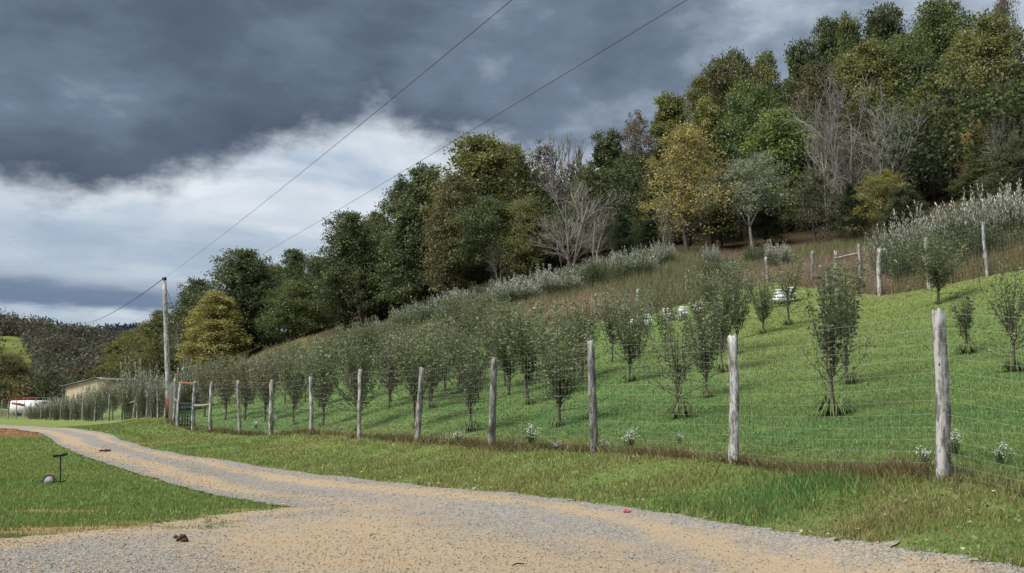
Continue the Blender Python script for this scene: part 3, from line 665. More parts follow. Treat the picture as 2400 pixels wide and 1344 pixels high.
while len(sp) < 420:
    px = r5.uniform(-160, 430); d = r5.uniform(215, 430); p = at(px, d)
    if d < 345 and -30 < px < 62 + r5.normal() * 3: continue
    if d < 240 and r5.random() < .5: continue
    cc = [(.085, .088, .055), (.105, .09, .068), (.065, .08, .046), (.13, .135, .098), (.095, .078, .06)][int(r5.integers(0, 5))]
    sp.append((p[0], p[1], r5.uniform(7, 11), r5.uniform(5.5, 9), cc))
merged_wood('far_hillside_wood', sp, .72, 420)
sp = []
for k in range(220):
    px = r5.uniform(60, 640); d = r5.uniform(800, 960); p = at(px, d); sp.append((p[0], p[1], r5.uniform(16, 26), r5.uniform(14, 20), (.045, .065, .09)))  # blue of the distance haze is put into the leaf colour
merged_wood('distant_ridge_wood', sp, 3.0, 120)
sp = []
for k in range(46):                 # scrub along the valley floor
    px = r5.uniform(-60, 420); d = r5.uniform(158, 205); p = at(px, d); sp.append((p[0], p[1], r5.uniform(5, 8), r5.uniform(3.5, 6), [(.08, .09, .04), (.13, .11, .048), (.065, .08, .038)][k % 3]))
merged_wood('valley_scrub', sp, .42, 480)

# ------------------------------------------------------------------ orchard trees, shrubs, tufts
def young_proto(seed, shoots=26, H=3.0, W=1.4, dens=1.0, silver=False, low=.32, skirt=0):
    r = np.random.default_rng(seed); T = Acc(); A = Acc()
    tube(T, curve_pts((0, 0, -.15), (r.normal() * .04, r.normal() * .04, H * .62), .04, 7, r), np.linspace(.036, .012, 7), 6)
    ns = shoots + skirt
    for k in range(ns):
        an = k * 2.4 + r.uniform(-.4, .4); z0 = r.uniform(low * .7, .42) * H; rr = W * .5 * r.uniform(.25, 1.05); zt = H * r.uniform(.62, 1.0) * (1 - .10 * rr / W)
        if k >= shoots: z0 = r.uniform(.12, .25) * H; rr = W * r.uniform(.6, .95); zt = H * r.uniform(.3, .62)
        a = np.array([0, 0, z0]); e = np.array([math.cos(an) * rr, math.sin(an) * rr, zt]); m = a * .45 + e * .55 + np.array([math.cos(an), math.sin(an), -.6]) * rr * .35
        t = np.linspace(0, 1, 7)[:, None]; pts = (1 - t) ** 2 * a + 2 * t * (1 - t) * m + t * t * e + r.normal(size=(7, 3)) * .018
        tube(T, pts, np.linspace(.012, .0035, 7), 3, cap=False)
        n = int(62 * dens * (zt - z0) * (.35 if k >= shoots else 1)); tt = r.uniform(.12, 1, n); 
        pos = np.stack([np.interp(tt, t[:, 0], pts[:, j]) for j in range(3)], 1) + r.normal(size=(n, 3)) * .05
        d = r.normal(size=(n, 3)) * .7 + np.array([math.cos(an), math.sin(an), .5]) * .5
        b = (np.clip((tt - .55) * 2.2, 0, .9) * (r.random(n) < .75)) if silver else np.where(r.random(n) < .12, .5, 0)
        leaves(A, pos, d, .075 * r.uniform(.7, 1.35, n), .043 * r.uniform(.7, 1.2, n), np.stack([r.random(n), r.random(n) * .8, b], 1), r)
    return dict(W=W, H=H, trunk=T.mesh('trunk', MBARK), crown=A.mesh('crown', MLEAF))
for i in range(4): PR['o%d' % i] = young_proto(200 + i, 30 + 4 * i, 3.0, 1.2 + .15 * i, .95, low=.22, skirt=3)
PR['t0'] = young_proto(210, 15, 3.0, .75, 1.1, low=.2, skirt=5); PR['t1'] = young_proto(211, 9, 3.0, .5, 1.3, low=.22, skirt=1)
PR['p0'] = young_proto(212, 17, 3.0, 1.3, .75, low=.3, skirt=7)
PR['v0'] = young_proto(220, 26, 3.0, 1.7, 1.2, True, .18, 3); PR['v1'] = young_proto(221, 22, 3.0, 1.4, 1.2, True, .15, 3)
def shrub_proto(seed, n=150, H=2.2, W=3.0, white=1.0):
    r = np.random.default_rng(seed); T = Acc(); A = Acc()
    for k in range(n):
        an = r.uniform(0, 6.28); b0 = np.array([math.cos(an), math.sin(an), 0]) * W * .28 * math.sqrt(r.random()); an2 = an + r.normal() * .5
        L = H * min(1.2, r.uniform(.5, .95) + .3 * (r.random() < .12)); out = r.uniform(.05, .55) * W * .42; e = b0 + np.array([math.cos(an2) * out, math.sin(an2) * out, L * (1 - .22 * out / W)])
        pts = curve_pts(b0, e, .07, 5, r); pts[0, 2] -= .1
        tube(T, pts, np.linspace(.010, .004, 5), 3, cap=False)
        m = 46; t = r.uniform(.15, 1.02, m); tg = unit(e - b0)
        pos = pts[0] + (pts[-1] - pts[0]) * t[:, None] + r.normal(size=(m, 3)) * (.075 * (1.15 - t[:, None] * .7))
        wh = ((t > .62) & (r.random(m) < .8 * white)).astype(float) * r.uniform(.5, 1.0)
        leaves(A, pos, tg + r.normal(size=(m, 3)) * .45, .10 * r.uniform(.7, 1.3, m), .035, np.stack([r.random(m) * .8, r.random(m), wh * .35], 1), r)
        if r.random() < .62 * white:
            m = int(r.integers(4, 9)); t = np.linspace(r.uniform(.6, .8), 1.0, m); pos = pts[0] + (pts[-1] - pts[0]) * t[:, None] + r.normal(size=(m, 3)) * .02
            leaves(A, pos, tg + r.normal(size=(m, 3)) * .22, r.uniform(.10, .19, m), .034, np.stack([.4 + .6 * r.random(m), r.random(m), .65 + .35 * r.random(m)], 1), r)
    return dict(W=W, H=H, trunk=T.mesh('stems', MBARK), crown=A.mesh('foliage', MWLEAF))
def mat_white_leaf():
    m, t = material('plume_leaf'); s = t.n('ShaderNodeSeparateColor', out=None, i0=attr(t)); oc = t.n('ShaderNodeObjectInfo', out=1)
    c = t.mix(s.outputs[2], oc, (.66, .67, .60, 1)); c = t.n('ShaderNodeVectorMath', {'operation': 'SCALE'}, i0=c, Scale=t.m('MULTIPLY_ADD', s.outputs[0], .9, .55))
    finish(t, c, .6, trans=.25); return m
MWLEAF = mat_white_leaf()
PR['x0'] = shrub_proto(305, 120, 3.0, 2.4, 1.0); PR['x1'] = shrub_proto(306, 120, 3.0, 2.2, .8); PR['w0'] = shrub_proto(300, 150, 2.2, 3.0, 1.3); PR['w1'] = shrub_proto(301, 170, 2.2, 3.2, .7); PR['w2'] = shrub_proto(302, 140, 2.2, 2.6, 2.2); PR['w3'] = shrub_proto(303, 150, 2.2, 3.0, .1)
def tuft_mesh(seed, n=150, H=.34, W=.42):
    r = np.random.default_rng(seed); A = Acc(); an = r.uniform(0, 6.28, n); o = np.stack([np.cos(an), np.sin(an), 0 * an], 1)
    b = o * (W * .16 * np.sqrt(r.random(n)))[:, None] - np.array([0, 0, .03]); L = r.uniform(.6, 1.15, n)[:, None]; k = r.uniform(.3, 1.15, n)[:, None]
    an2 = an + r.normal(size=n) * .8; o = np.stack([np.cos(an2), np.sin(an2), 0 * an], 1); m = b + o * W * .42 * k * L + np.array([0, 0, 1]) * H * L * (1.1 - .35 * k); e = b + o * W * .98 * k * L + np.array([0, 0, 1]) * H * L * (.75 - .72 * k + .2 * r.normal(size=(n, 1)))
    s = np.cross(o, (0, 0, 1)) * .011; c = np.array([.115, .165, .062]) * r.uniform(.45, 1.6, (n, 1)); c[r.random(n) < .1] = (.25, .23, .11)
    v = np.stack([b - s, b + s, m + s, m - s, e], 1); i = np.arange(n)[:, None] * 5
    A.add(v.reshape(-1, 3), i + np.array([[0, 1, 2, 3]]), np.repeat(c, 5, 0)); A.f.append(i + np.array([[3, 2, 4]])); return A.mesh('blades', MGRASS)
TUFT = [tuft_mesh(1), tuft_mesh(2, 120), tuft_mesh(3, 170)]
OG = (.185, .225, .105); OD = (.140, .175, .080); OB = (.200, .200, .115)
ORCH = [  # pixel x, foot y, top y, width px, prototype, colour, tuft size, label
    (1957, 972, 612, 105, 't0', OD, 1.25, 'slim young tree with dark trunk, between the two nearest fence posts'),
    (1986, 900, 598, 100, 't0', OG, .9, 'twin young tree close behind the slim dark trunk one'),
    (2375, 872, 590, 135, 'p0', OD, .9, 'young tree cut by the right edge of the photo'),
    (2266, 828, 678, 52, 't1', OD, .9, 'tiny narrow young tree right of the nearest fence post'),
    (2200, 714, 545, 125, 'o0', OG, .5, 'young tree directly above the nearest fence post'),
    (1592, 980, 705, 150, 'p0', OG, 1.0, 'sparse spreading young tree left of the second nearest post'),
    (1655, 932, 690, 110, 'o0', OD, .6, 'dense young tree just left of the second nearest post'),
    (1695, 872, 600, 105, 'o1', OD, .8, 'tall young tree rising behind the second nearest post'),
    (1728, 830, 590, 90, 'o0', OG, .4, 'young tree behind the tall one at the second nearest post'),
    (1790, 782, 645, 78, 'o0', OG, .6, 'small young tree left of the right hand beehives'),
    (1850, 762, 585, 100, 'p0', OG, .7, 'young tree with rusty base growth before the right hand beehives'),
    (1478, 895, 690, 110, 'o0', OG, .9, 'young tree right of the third nearest post'),
    (1436, 850, 668, 85, 'o1', OG, .3, 'young tree behind and right of the third nearest post'),
    (1500, 848, 665, 80, 'p0', OG, .3, 'young tree before the left end of the beehive row'),
    (1560, 850, 640, 90, 'p0', OD, .3, 'young tree hiding the middle beehives'),
    (1640, 838, 610, 95, 'p0', OG, .3, 'young tree before the right end of the beehive row'),
    (1312, 1000, 740, 150, 'o0', OG, .7, 'young tree with bent trunk left of the third nearest post'),
    (1240, 948, 690, 165, 'o1', OG, .7, 'big vase shaped young tree midway between third and fourth posts'),
    (1365, 890, 690, 120, 'o2', OG, .4, 'bushy young tree directly behind the third nearest post'),
    (1345, 905, 730, 85, 'o0', OD, .5, 'thin young tree just left behind the third nearest post'),
    (1185, 905, 720, 120, 'o2', OB, .4, 'brownish young tree right of the fourth nearest post'),
    (1100, 1012, 745, 150, 'o3', OD, .9, 'densest vase shaped young tree left of the fourth nearest post'),
    (1042, 918, 715, 120, 'o2', OG, .5, 'young tree behind the densest vase shaped one'),
    (1012, 957, 760, 90, 'o0', OG, .7, 'twin stemmed young tree right of the fifth nearest post'),
    (975, 1003, 745, 125, 'o1', OG, .6, 'young tree standing right behind the fifth nearest post'),
    (912, 958, 775, 100, 'o2', OB, .4, 'brownish young tree between fifth and sixth posts'),
    (838, 1010, 765, 135, 'o3', OD, .5, 'dense vase shaped young tree behind the sixth nearest post'),
    (757, 1000, 780, 110, 'o0', OG, .5, 'young tree with thin dark trunk left of the sixth post'),
    (690, 995, 800, 95, 'o1', OG, .4, 'young tree between the seventh and eighth posts'),
    (622, 988, 812, 100, 'o2', OB, .3, 'brown twiggy young tree behind the eighth post'),
    (575, 985, 825, 85, 'o0', OB, .3, 'leaning young tree right of the ninth post'),
    (527, 985, 825, 85, 'o1', OB, .3, 'leaning young tree left of the ninth post'),
    (480, 978, 835, 70, 'o0', OB, .3, 'young tree just right of the green gate'),
]
for px, fy, ty, w, pr, col, tf, lb in ORCH:
    p = hit(px, fy); h = top_z(px, ty, p[1]) - p[2]; wd = w * p[1] / F
    put_tree(pr, p, wd * 1.05, h, col, 'young_tree', lb, 'tree', 'young trees of the orchard')
    if tf >= .4:
        e = thing('grass_clump', 'spiky grass clump at the foot of the ' + lb.replace('young ', '', 1), 'grass clump', p + np.array([random.uniform(-.1, .1), random.uniform(-.1, .1), 0]), random.uniform(0, 6), 'grass clumps round the orchard trunks')
        if len(e['label'].split()) > 16: e['label'] = ' '.join(('grass clump under ' + lb).split()[:16])
        e.scale = (tf * 1.35, tf * 1.35, tf * random.uniform(.9, 1.2)); link('blades', random.choice(TUFT), e)
for k in range(46):                 # far rows: no one can tell these apart
    px = 455 + 780 * (k / 46) + random.uniform(-12, 12); d = np.interp(px, UPX[:, 0], UPX[:, 1]) - random.uniform(2, 26)
    p = at(px, d); fr = fence_x(np.array([d]))[0]
    if p[0] < fr + 2: continue
    put_tree('o%d' % (k % 4), p, random.uniform(1.45, 2.0), random.uniform(2.5, 3.4), (OG, OB, OD)[k % 3], 'young_tree', 'young tree in the crowded far rows of the orchard', 'tree', 'young trees in the crowded far rows')
SHL = [(396, 985, 875, 45), (376, 972, 880, 48), (350, 975, 868, 60), (318, 978, 868, 62), (296, 980, 888, 45), (268, 982, 888, 52), (243, 984, 896, 55), (222, 985, 903, 45), (196, 986, 918, 48), (172, 985, 924, 42), (148, 984, 928, 48), (128, 985, 930, 42), (100, 985, 945, 32), (82, 984, 945, 30), (425, 965, 862, 50), (455, 955, 856, 55)]
SLB = ['silver tipped shrub behind the utility pole foot', 'silver tipped shrub just left of the utility pole', 'tall silver tipped shrub behind the close set fence posts', 'tallest silver tipped shrub above the dark brace posts', 'silver tipped shrub at the left end of the brace rail', 'silver tipped shrub right of the cream shed, farther right', 'silver tipped shrub right of the cream shed, nearer it', 'silver tipped shrub at the right corner of the cream shed', 'silver tipped shrub before the right half of the cream shed', 'silver tipped shrub before the left half of the cream shed', 'dark silver tipped shrub below the left corner of the shed', 'dark silver tipped shrub just right of the white pickup', 'low dark shrub before the white pickup', 'low dark shrub right in front of the white van', 'silver tipped shrub right of the utility pole', 'silver tipped shrub above the green gate']
for (px, fy, ty, w), lb in zip(SHL, SLB):
    y0 = np.interp(px, [q[0] for q in FP2[::-1]], [q[3] for q in FP2[::-1]]) + 3; y0 = y0 if px < 400 else y0 + 14
    p = at(px, y0); h = top_z(px, ty, p[1]) - p[2]
    put_tree(('v0', 'x0', 'x1')[random.randint(0, 2)], p, w * p[1] / F * 1.4, h * 1.05, (.12, .15, .07), 'silver_shrub', lb, 'shrub', 'silver tipped shrubs inside the left fence')
WSH = [  # px, distance, top y, width px, proto, label
    (845, 84, 800, 90, 'w1', 'white plumed shrub at the lower left end of the hedge band'), (905, 83, 770, 90, 'w1', 'white plumed shrub second up from the lower end of the hedge band'),
    (960, 82, 748, 90, 'w0', 'white plumed shrub third up from the lower end of the hedge band'), (1000, 83, 722, 60, 'w3', 'green feathery shrub standing above the lower hedge band'),
    (1040, 81, 725, 80, 'w1', 'pale shrub left of the whitest plumes'), (1085, 79, 712, 80, 'w2', 'bright white plumed shrub below the small pale bare tree'),
    (1140, 78, 690, 90, 'w3', 'mostly green shrub between two white plumed ones'), (1190, 77, 672, 90, 'w0', 'white plumed shrub left of the whitest one'),
    (1245, 75, 665, 95, 'w2', 'whitest plumed shrub in the middle of the hedge band'), (1300, 75, 660, 90, 'w2', 'bright plumed shrub right of the whitest one'),
    (1350, 73, 655, 80, 'w1', 'half white shrub in front of the spreading bare tree'), (1375, 75, 628, 80, 'w3', 'dark feathery shrub behind the half white shrub'),
    (1425, 73, 612, 80, 'w0', 'silvery plumed shrub below the wood edge cedar'), (1475, 73, 600, 80, 'w0', 'silvery plumed shrub midway on the upper hedge band'),
    (1520, 73, 590, 70, 'w1', 'silvery shrub near the upper end of the hedge band'), (1560, 74, 570, 55, 'w0', 'tall silvery shrub at the upper end of the hedge band'),
    (1672, 72, 578, 40, 'w0', 'small white tipped shrub below the big yellow tree'), (1832, 66, 572, 55, 'w2', 'lone round white plumed shrub in the brown meadow'),
    (1685, 66, 606, 70, 'w3', 'green shrub above the beehives'), (1780, 70, 600, 60, 'w3', 'green shrub left of the lone white plumed shrub'),
    (2110, 53, 535, 110, 'w1', 'white flecked shrub at the left end of the right thicket'), (2165, 52, 515, 120, 'w0', 'white flecked shrub second in the right thicket'),
    (2225, 51, 490, 130, 'w0', 'tall white flecked shrub in the middle of the right thicket'), (2290, 50, 478, 130, 'w1', 'tall white flecked shrub behind the upper fence post'),
    (2350, 49, 458, 130, 'w2', 'whitest shrub at the top of the right thicket'), (2410, 48, 448, 120, 'w2', 'white shrub cut by the right edge of the photo'),
    (2140, 50, 575, 110, 'w3', 'low dark shrub with few white flecks by the upper fence'), (2250, 48, 545, 130, 'w3', 'dark green shrub low in the middle of the right thicket'), (2350, 47, 535, 140, 'w3', 'dark green shrub low at the right of the thicket'),
    (880, 79, 815, 100, 'w3', 'green feathery shrub in the front row at the lower end of the hedge band'), (1010, 77, 770, 110, 'w1', 'pale shrub in the front row below the green feathery one'),
    (1115, 74, 730, 110, 'w1', 'flecked shrub in the front row left of the whitest plumes'), (1215, 72, 705, 110, 'w2', 'white plumed shrub in the front row under the whitest one'),
    (1320, 70, 682, 110, 'w0', 'white plumed shrub in the front row under the bright plumes'), (1420, 69.5, 650, 110, 'w3', 'dark feathery shrub in the front row of the upper hedge band'),
    (1500, 69.5, 630, 90, 'w1', 'silvery shrub in the front row near the upper end of the hedge band'),
    (695, 88, 795, 50, 'w3', 'yellowish shrub alone on the lower bank')]
for px, d, ty, w, pr, lb in WSH:
    p = at(px, d); h = max(top_z(px, ty, d) - p[2], 1.5)
    put_tree(pr, p, w * d / F * 1.35, h * 1.02, (.105, .145, .06) if px != 695 else (.38, .36, .13), 'plumed_shrub', lb, 'shrub', 'white plumed shrubs on the upper slope')

# ------------------------------------------------------------------ fences
def post_mesh(h, r, seed):
    q = np.random.default_rng(seed); A = Acc(); n, s = 12, 11
    zz = np.linspace(-.35, h, n); ln = q.normal(size=2) * .035; bow = q.normal(size=2) * .035
    fl = 1 + q.normal(size=s) * .14; v = []
    for i, z in enumerate(zz):
        t = i / (n - 1); rr = r * (1.10 - .16 * t) * fl * (1 + q.normal(size=s) * .05 + (.35 * (q.random(s) < .03))); an = np.arange(s) * 2 * math.pi / s
        c = ln * z + bow * math.sin(t * 3.1); v.append(np.stack([c[0] + rr * np.cos(an), c[1] + rr * np.sin(an), np.full(s, z) + (q.normal(size=s) * .035 if i == n - 1 else 0)], 1))
    v = np.array(v); i = np.arange(n - 1)[:, None] * s; j = np.arange(s)[None]; k = (j + 1) % s
    A.add(v.reshape(-1, 3), np.stack([i + j, i + k, i + s + k, i + s + j], -1).reshape(-1, 4)); A.f.append(np.array([list(range((n - 1) * s, n * s))])); return A.mesh('post', MWOOD)
def wire_bay(parent, a, b, ha, hb, off, step=.152, rows=13, thick=.0013):
    A = Acc(); d = b - a; L = np.linalg.norm(d[:2]); nrm = np.array([-d[1], d[0], 0]) / L * off
    n = max(3, int(L / step)); ts = np.linspace(0, 1, 9)
    def pt(t, u):
        p = a + d * t + nrm; g = (a[2] * (1 - t) + b[2] * t) * .8 + float(gz(p[0], p[1])) * .2 + .05; return np.array([p[0], p[1], g + u * (ha * (1 - t) + hb * t - .12)])
    for i in range(rows):
        u = (i / (rows - 1)) ** 1.15; tube(A, [pt(t, u) + np.array([0, 0, -.02 * math.sin(t * math.pi)]) for t in ts], thick, 3, cap=False)
    for i in range(1, n): tube(A, [pt(i / n, 0), pt(i / n, 1)], thick * .85, 3, cap=False)
    return A.obj('wire_mesh', MWIRE, parent, kind='stuff')
def rail(parent, a, b, r=.05, mat=None, label=None, name='brace_rail'):
    A = Acc(); tube(A, curve_pts(a, b, .015, 6), np.array([1, 1.05, .97, 1.03, .95, .9]) * r, 8); o = A.obj(name, mat or MWOOD, parent)
    if label: o['label'] = label
    return o
def fence(label, posts, off, rad=.072, bays=True, skip=()):
    e = thing('wire_fence', label, 'fence', (0, 0, 0)); out = []
    for i, (p, h) in enumerate(posts):
        o = link('post', post_mesh(h, rad * random.uniform(.85, 1.15), 900 + i + int(abs(p[0] * 31))), e); o.location = p; out.append((p, h))
    for i in range(len(posts) - 1):
        if bays and i not in skip:
            far = posts[i][0][1] > 60
            wire_bay(e, posts[i][0], posts[i + 1][0], posts[i][1], posts[i + 1][1], off, .30 if far else .152, 9 if far else 13, (.0013 if posts[i][0][1] < 32 else .0017) if not far else .003)
    return e
def fpost(q):
    p = hit(q[0], q[1], q[3] - 4) if q[1] > 1000 else at(q[0], q[3]); d = q[3]
    x = ray(q[0], q[1]); p = np.array([x[0] / x[1] * d, d, 0]); p[2] = float(gz(p[0], d)); return p, max(1.2, top_z(q[0], q[2], d) - p[2])
front = [(np.array([7.6, 8.7, float(gz(7.6, 8.7))]), 2.2)] + [fpost(q) for q in FP]
e1 = fence('weathered post and wire deer fence along the road, right of the gate', front, -.07)
left = [fpost(q) for q in FP2]
e2 = fence('weathered post and wire deer fence running far left of the gate', left, -.07)
gp1, gp0 = front[-1], left[0]
up = lambda p, z: np.array([p[0], p[1], p[2] + z])
rail(e1, up(front[-1][0], 1.22), up(front[-2][0], 1.28), .06, MPALE)
rail(e2, up(left[0][0], 1.25), up(left[1][0], 1.35), .05)
rail(e1, up(gp1[0], gp1[1] - .10), up(gp0[0], gp1[1] - .16), .035, MORANGE, 'orange brown crossbar over the gate', 'crossbar')
rail(e2, up(left[8][0], 1.35), up(left[9][0], 1.3), .06, MPALE)
rail(e2, up(left[19][0], 1.1), up(left[20][0], 1.1), .06, MPALE)
UF = [(1395, 742, 690, 60), (1500, 735, 680, 60), (1612, 694, 645, 62), (1806, 663, 603, 58), (1912, 655, 588, 56)]
UF2 = [(1968, 650, 588, 55), (2027, 655, 572, 53), (2072, 693, 583, 48), (2190, 655, 557, 45.5), (2332, 642, 520, 43), (2440, 615, 470, 41)]
def upost(q):
    p = at(q[0], q[3]); return p, max(1.2, top_z(q[0], q[2], q[3]) - p[2])
e3 = fence('upper wire fence between the beehives and the brown meadow', [upost(q) for q in UF], .07, .075)
u2 = [upost(q) for q in UF2]
e4 = fence('upper wire fence climbing right in front of the white flowering thicket', u2, .07, .085)
rail(e4, up(u2[0][0], u2[0][1] - .45), up(u2[1][0], u2[1][1] - .5), .06, MPALE)

def build_gate():
    a, b = gp1[0], gp0[0]; d = (b - a); L = np.linalg.norm(d[:2]); rz = math.atan2(d[1], d[0])
    e = thing('metal_gate', 'dark green tubular metal gate standing shut between two fence posts', 'gate', a + d * .06 + np.array([0, 0, .12]), rz)
    W, H = L * .88, 1.2; fr = Acc()
    c = [(0.05, 0, 0), (W - .05, 0, 0), (W, 0, .05), (W, 0, H - .05), (W - .05, 0, H), (.05, 0, H), (0, 0, H - .05), (0, 0, .05), (.05, 0, 0)]
    tube(fr, c, .042, 7); fr.obj('frame', MGREEN, e)
    for i in range(1, 6):
        A = Acc(); z = H * (i / 6) ** 1.1; tube(A, [(0, 0, z), (W, 0, z)], .034, 6); A.obj('rail', MGREEN, e)
    for i in range(1, 5):
        A = Acc(); x = W * i / 5; tube(A, [(x, -.03, .02), (x, -.03, H - .02)], .034, 6); A.obj('upright', MGREEN, e)
    for z in (.2, H - .2):
        A = Acc(); box(A, (-.05, 0, z), (.1, .05, .05)); A.obj('hinge', MBLACK, e)
build_gate()

# ------------------------------------------------------------------ utility pole and cables
def build_pole():
    d = 64.; p = at(400, d); tp = P(385, 652, d); e = thing('utility_pole', 'tall grey wooden utility pole leaning slightly left behind the fence', 'pole', p)
    A = Acc(); t = tp - p; tube(A, [(0, 0, -.5)] + [t * k for k in np.linspace(0, 1, 8)], np.linspace(.19, .125, 9), 12); A.obj('pole', MWOOD, e, True)
    A = Acc(); tube(A, [t * .985, t * 1.0 + np.array([0, 0, .03])], [.15, .14], 12); A.obj('cap', MBLACK, e)
    A = Acc(); tube(A, [t * .0 + np.array([.02, -.01, .1]), t * .15], [.225, .205], 12); A.obj('base_sleeve', MRUST, e)
    A = Acc(); q = t * .985 + np.array([0, -.2, 0]); tube(A, [q + np.array([0, .12, -.05]), q, q + np.array([0, 0, .12])], [.02, .04, .05], 8); A.obj('insulator', MDISC, e)
    return tp
TP = build_pole()
def cable(name, label, pts, r, cat='cable'):
    A = Acc(); tube(A, pts, r, 5, cap=False); return A.obj(name, MCABLE), label, cat
def sag(a, b, s, n=40):
    t = np.linspace(0, 1, n)[:, None]; return a + (b - a) * t - np.array([0, 0, 1]) * s * 4 * t * (1 - t)
def tagc(name, label, pts, r):
    A = Acc(); tube(A, pts, r, 5, cap=False); o = A.obj(name, MCABLE); o['label'] = label; o['category'] = 'cable'
near = P(1200, 0, 17.) + np.array([0, 0, .5 * 4 * (1 / 1.75) * (1 - 1 / 1.75)]); dirn = near - TP
tagc('power_line', 'upper overhead wire from the utility pole across the clouds', sag(TP, TP + dirn * 1.75, .5), .0065)
tagc('power_line', 'faint wire running left from the pole top into the valley', sag(TP, P(150, 752, 190), 1.6), .024)
a2, b2 = P(240, 778, 210), P(1610, 0, 26) + np.array([0, 0, 1.6 * 4 * (1 / 1.12) * (1 - 1 / 1.12)])
tagc('power_line', 'lower overhead wire passing over the treetops', sag(a2, a2 + (b2 - a2) * 1.12, 1.6), .009)
tagc('guy_wire', 'thin slanting guy wire right of the utility pole', sag(TP * .96 + at(400, 64) * .04, P(452, 840, 78), .1), .014)

# ------------------------------------------------------------------ beehives
HIVES = [(1486, 772, 752, 54, 'small white hive at the left end of the lower row'), (1521, 772, 743, 54, 'white hive with pale lid second in the lower row'), (1571, 757, 724, 55, 'white hive half hidden third in the lower row'),
         (1604, 762, 727, 54, 'tall white hive in the middle of the lower row'), (1640, 757, 736, 54, 'low white hive right of the tall one'), (1671, 752, 727, 54, 'white hive near the right end of the lower row'), (1716, 742, 722, 54, 'white hive at the right end of the lower row'),
         (1834, 711, 689, 51, 'white hive on the upper stand, left one'), (1862, 709, 684, 51, 'white hive on the upper stand, right one')]
for px, fy, ty, d, lb in HIVES:
    p = at(px, d); b = max(.0, P(px, fy, d)[2] - p[2]); h = min(1.0, max(.45, top_z(px, ty, d) - p[2] - .25)); rz = random.uniform(-.2, .5)
    e = thing('beehive', lb, 'beehive', p, rz, 'white beehives above the orchard')
    A = Acc(); [box(A, (x, y, .11), (.07, .07, .24)) for x in (-.17, .17) for y in (-.2, .2)]; box(A, (0, 0, .235), (.46, .56, .03)); A.obj('stand', MWOOD, e)
    n = 2 if h < .7 else 3; z = .252; hb = (h - .06) / n
    for i in range(n):
        A = Acc(); box(A, (0, 0, z + hb / 2), (.41 - .006 * i, .51 - .006 * i, hb - .008)); A.obj('hive_box', MWHITE, e); z += hb
    A = Acc(); box(A, (0, 0, z + .03), (.46, .56, .06)); A.obj('lid', MWHITE, e)
for px, d, w, lb in [(1835, 50.3, 1.45, 'long low white bench in front of the upper pair of hives'), (1512, 53.3, .85, 'low white board in front of the left hives')]:
    p = at(px, d); e = thing('hive_bench', lb, 'bench', p, .05); A = Acc(); box(A, (-.12, 0, .30), (w, .4, .12)); A.obj('board', MWHITE, e)
    for x in (-w / 2 + .05, w / 2 - .3): A = Acc(); box(A, (x, 0, .10), (.09, .3, .28)); A.obj('leg', MWOOD, e)

# ------------------------------------------------------------------ shed and vehicles at the far left
def build_shed():
    d = 158.; p = at(180, d); z0 = p[2] - .6; e = thing('shed', 'cream walled shed with low grey roof behind the left shrubs', 'shed', (p[0] + 2.7, d, z0 + .05), R(-14))
    k = d / F; wl, h = 5.6, top_z(145, 906, d) - z0; hr = top_z(212, 895, d) - z0 + .35
    A = Acc(); v = [(-wl / 2, -3, 0), (wl * .72, -3, 0), (wl * .72, -3, hr - .25), (wl * .5, -3, hr), (-wl / 2, -3, h)]; w = v + [(x, 5, z) for x, y, z in v]
    A.add(w, [[0, 1, 6, 5], [1, 2, 7, 6], [4, 0, 5, 9]]); A.f += [np.array([[4, 3, 2, 1, 0]]), np.array([[5, 6, 7, 8, 9]])]; A.obj('wall', MCREAM, e)
    A = Acc(); r1 = np.array([(-wl / 2 - .45, -3.5, h - .02), (wl * .5, -3.5, hr + .16), (wl * .5, 5.4, hr + .16), (-wl / 2 - .45, 5.4, h - .02)]); dn = np.array([0, 0, -.16])
    A.add(np.concatenate([r1, r1 + dn]), [[0, 1, 2, 3], [7, 6, 5, 4], [0, 4, 5, 1], [3, 2, 6, 7], [0, 3, 7, 4], [1, 5, 6, 2]])
    r2 = np.array([(wl * .5, -3.5, hr + .16), (wl * .72 + .45, -3.5, hr - .22), (wl * .72 + .45, 5.4, hr - .22), (wl * .5, 5.4, hr + .16)])
    A.add(np.concatenate([r2, r2 + dn]), [[0, 1, 2, 3], [7, 6, 5, 4], [0, 4, 5, 1], [3, 2, 6, 7], [0, 3, 7, 4], [1, 5, 6, 2]]); A.obj('roof', MROOF, e)
    A = Acc(); box(A, (-wl / 2 - .2, -3.15, h - .35), (.35, .3, .35)); A.obj('lamp_box', MDISC, e)
build_shed()
def prism(acc, prof, y0, y1):
    n = len(prof); v = [(x, y0, z) for x, z in prof] + [(x, y1, z) for x, z in prof]; acc.add(v, [[i, (i + 1) % n, (i + 1) % n + n, i + n] for i in range(n)])
    acc.f += [np.array([list(range(n))[::-1]]) + acc.n - 2 * n, np.array([list(range(n, 2 * n))]) + acc.n - 2 * n]
def wheels(e, xs, y):
    for x in xs:
        for s in (-y, y):
            A = Acc(); tube(A, [(x, s - .1, .36), (x, s + .1, .36)], .36, 14); w = A.obj('wheel', MTYRE, e); A = Acc(); tube(A, [(x, s - .11, .36), (x, s + .11, .36)], .2, 10); A.obj('rim', MDISC, w)
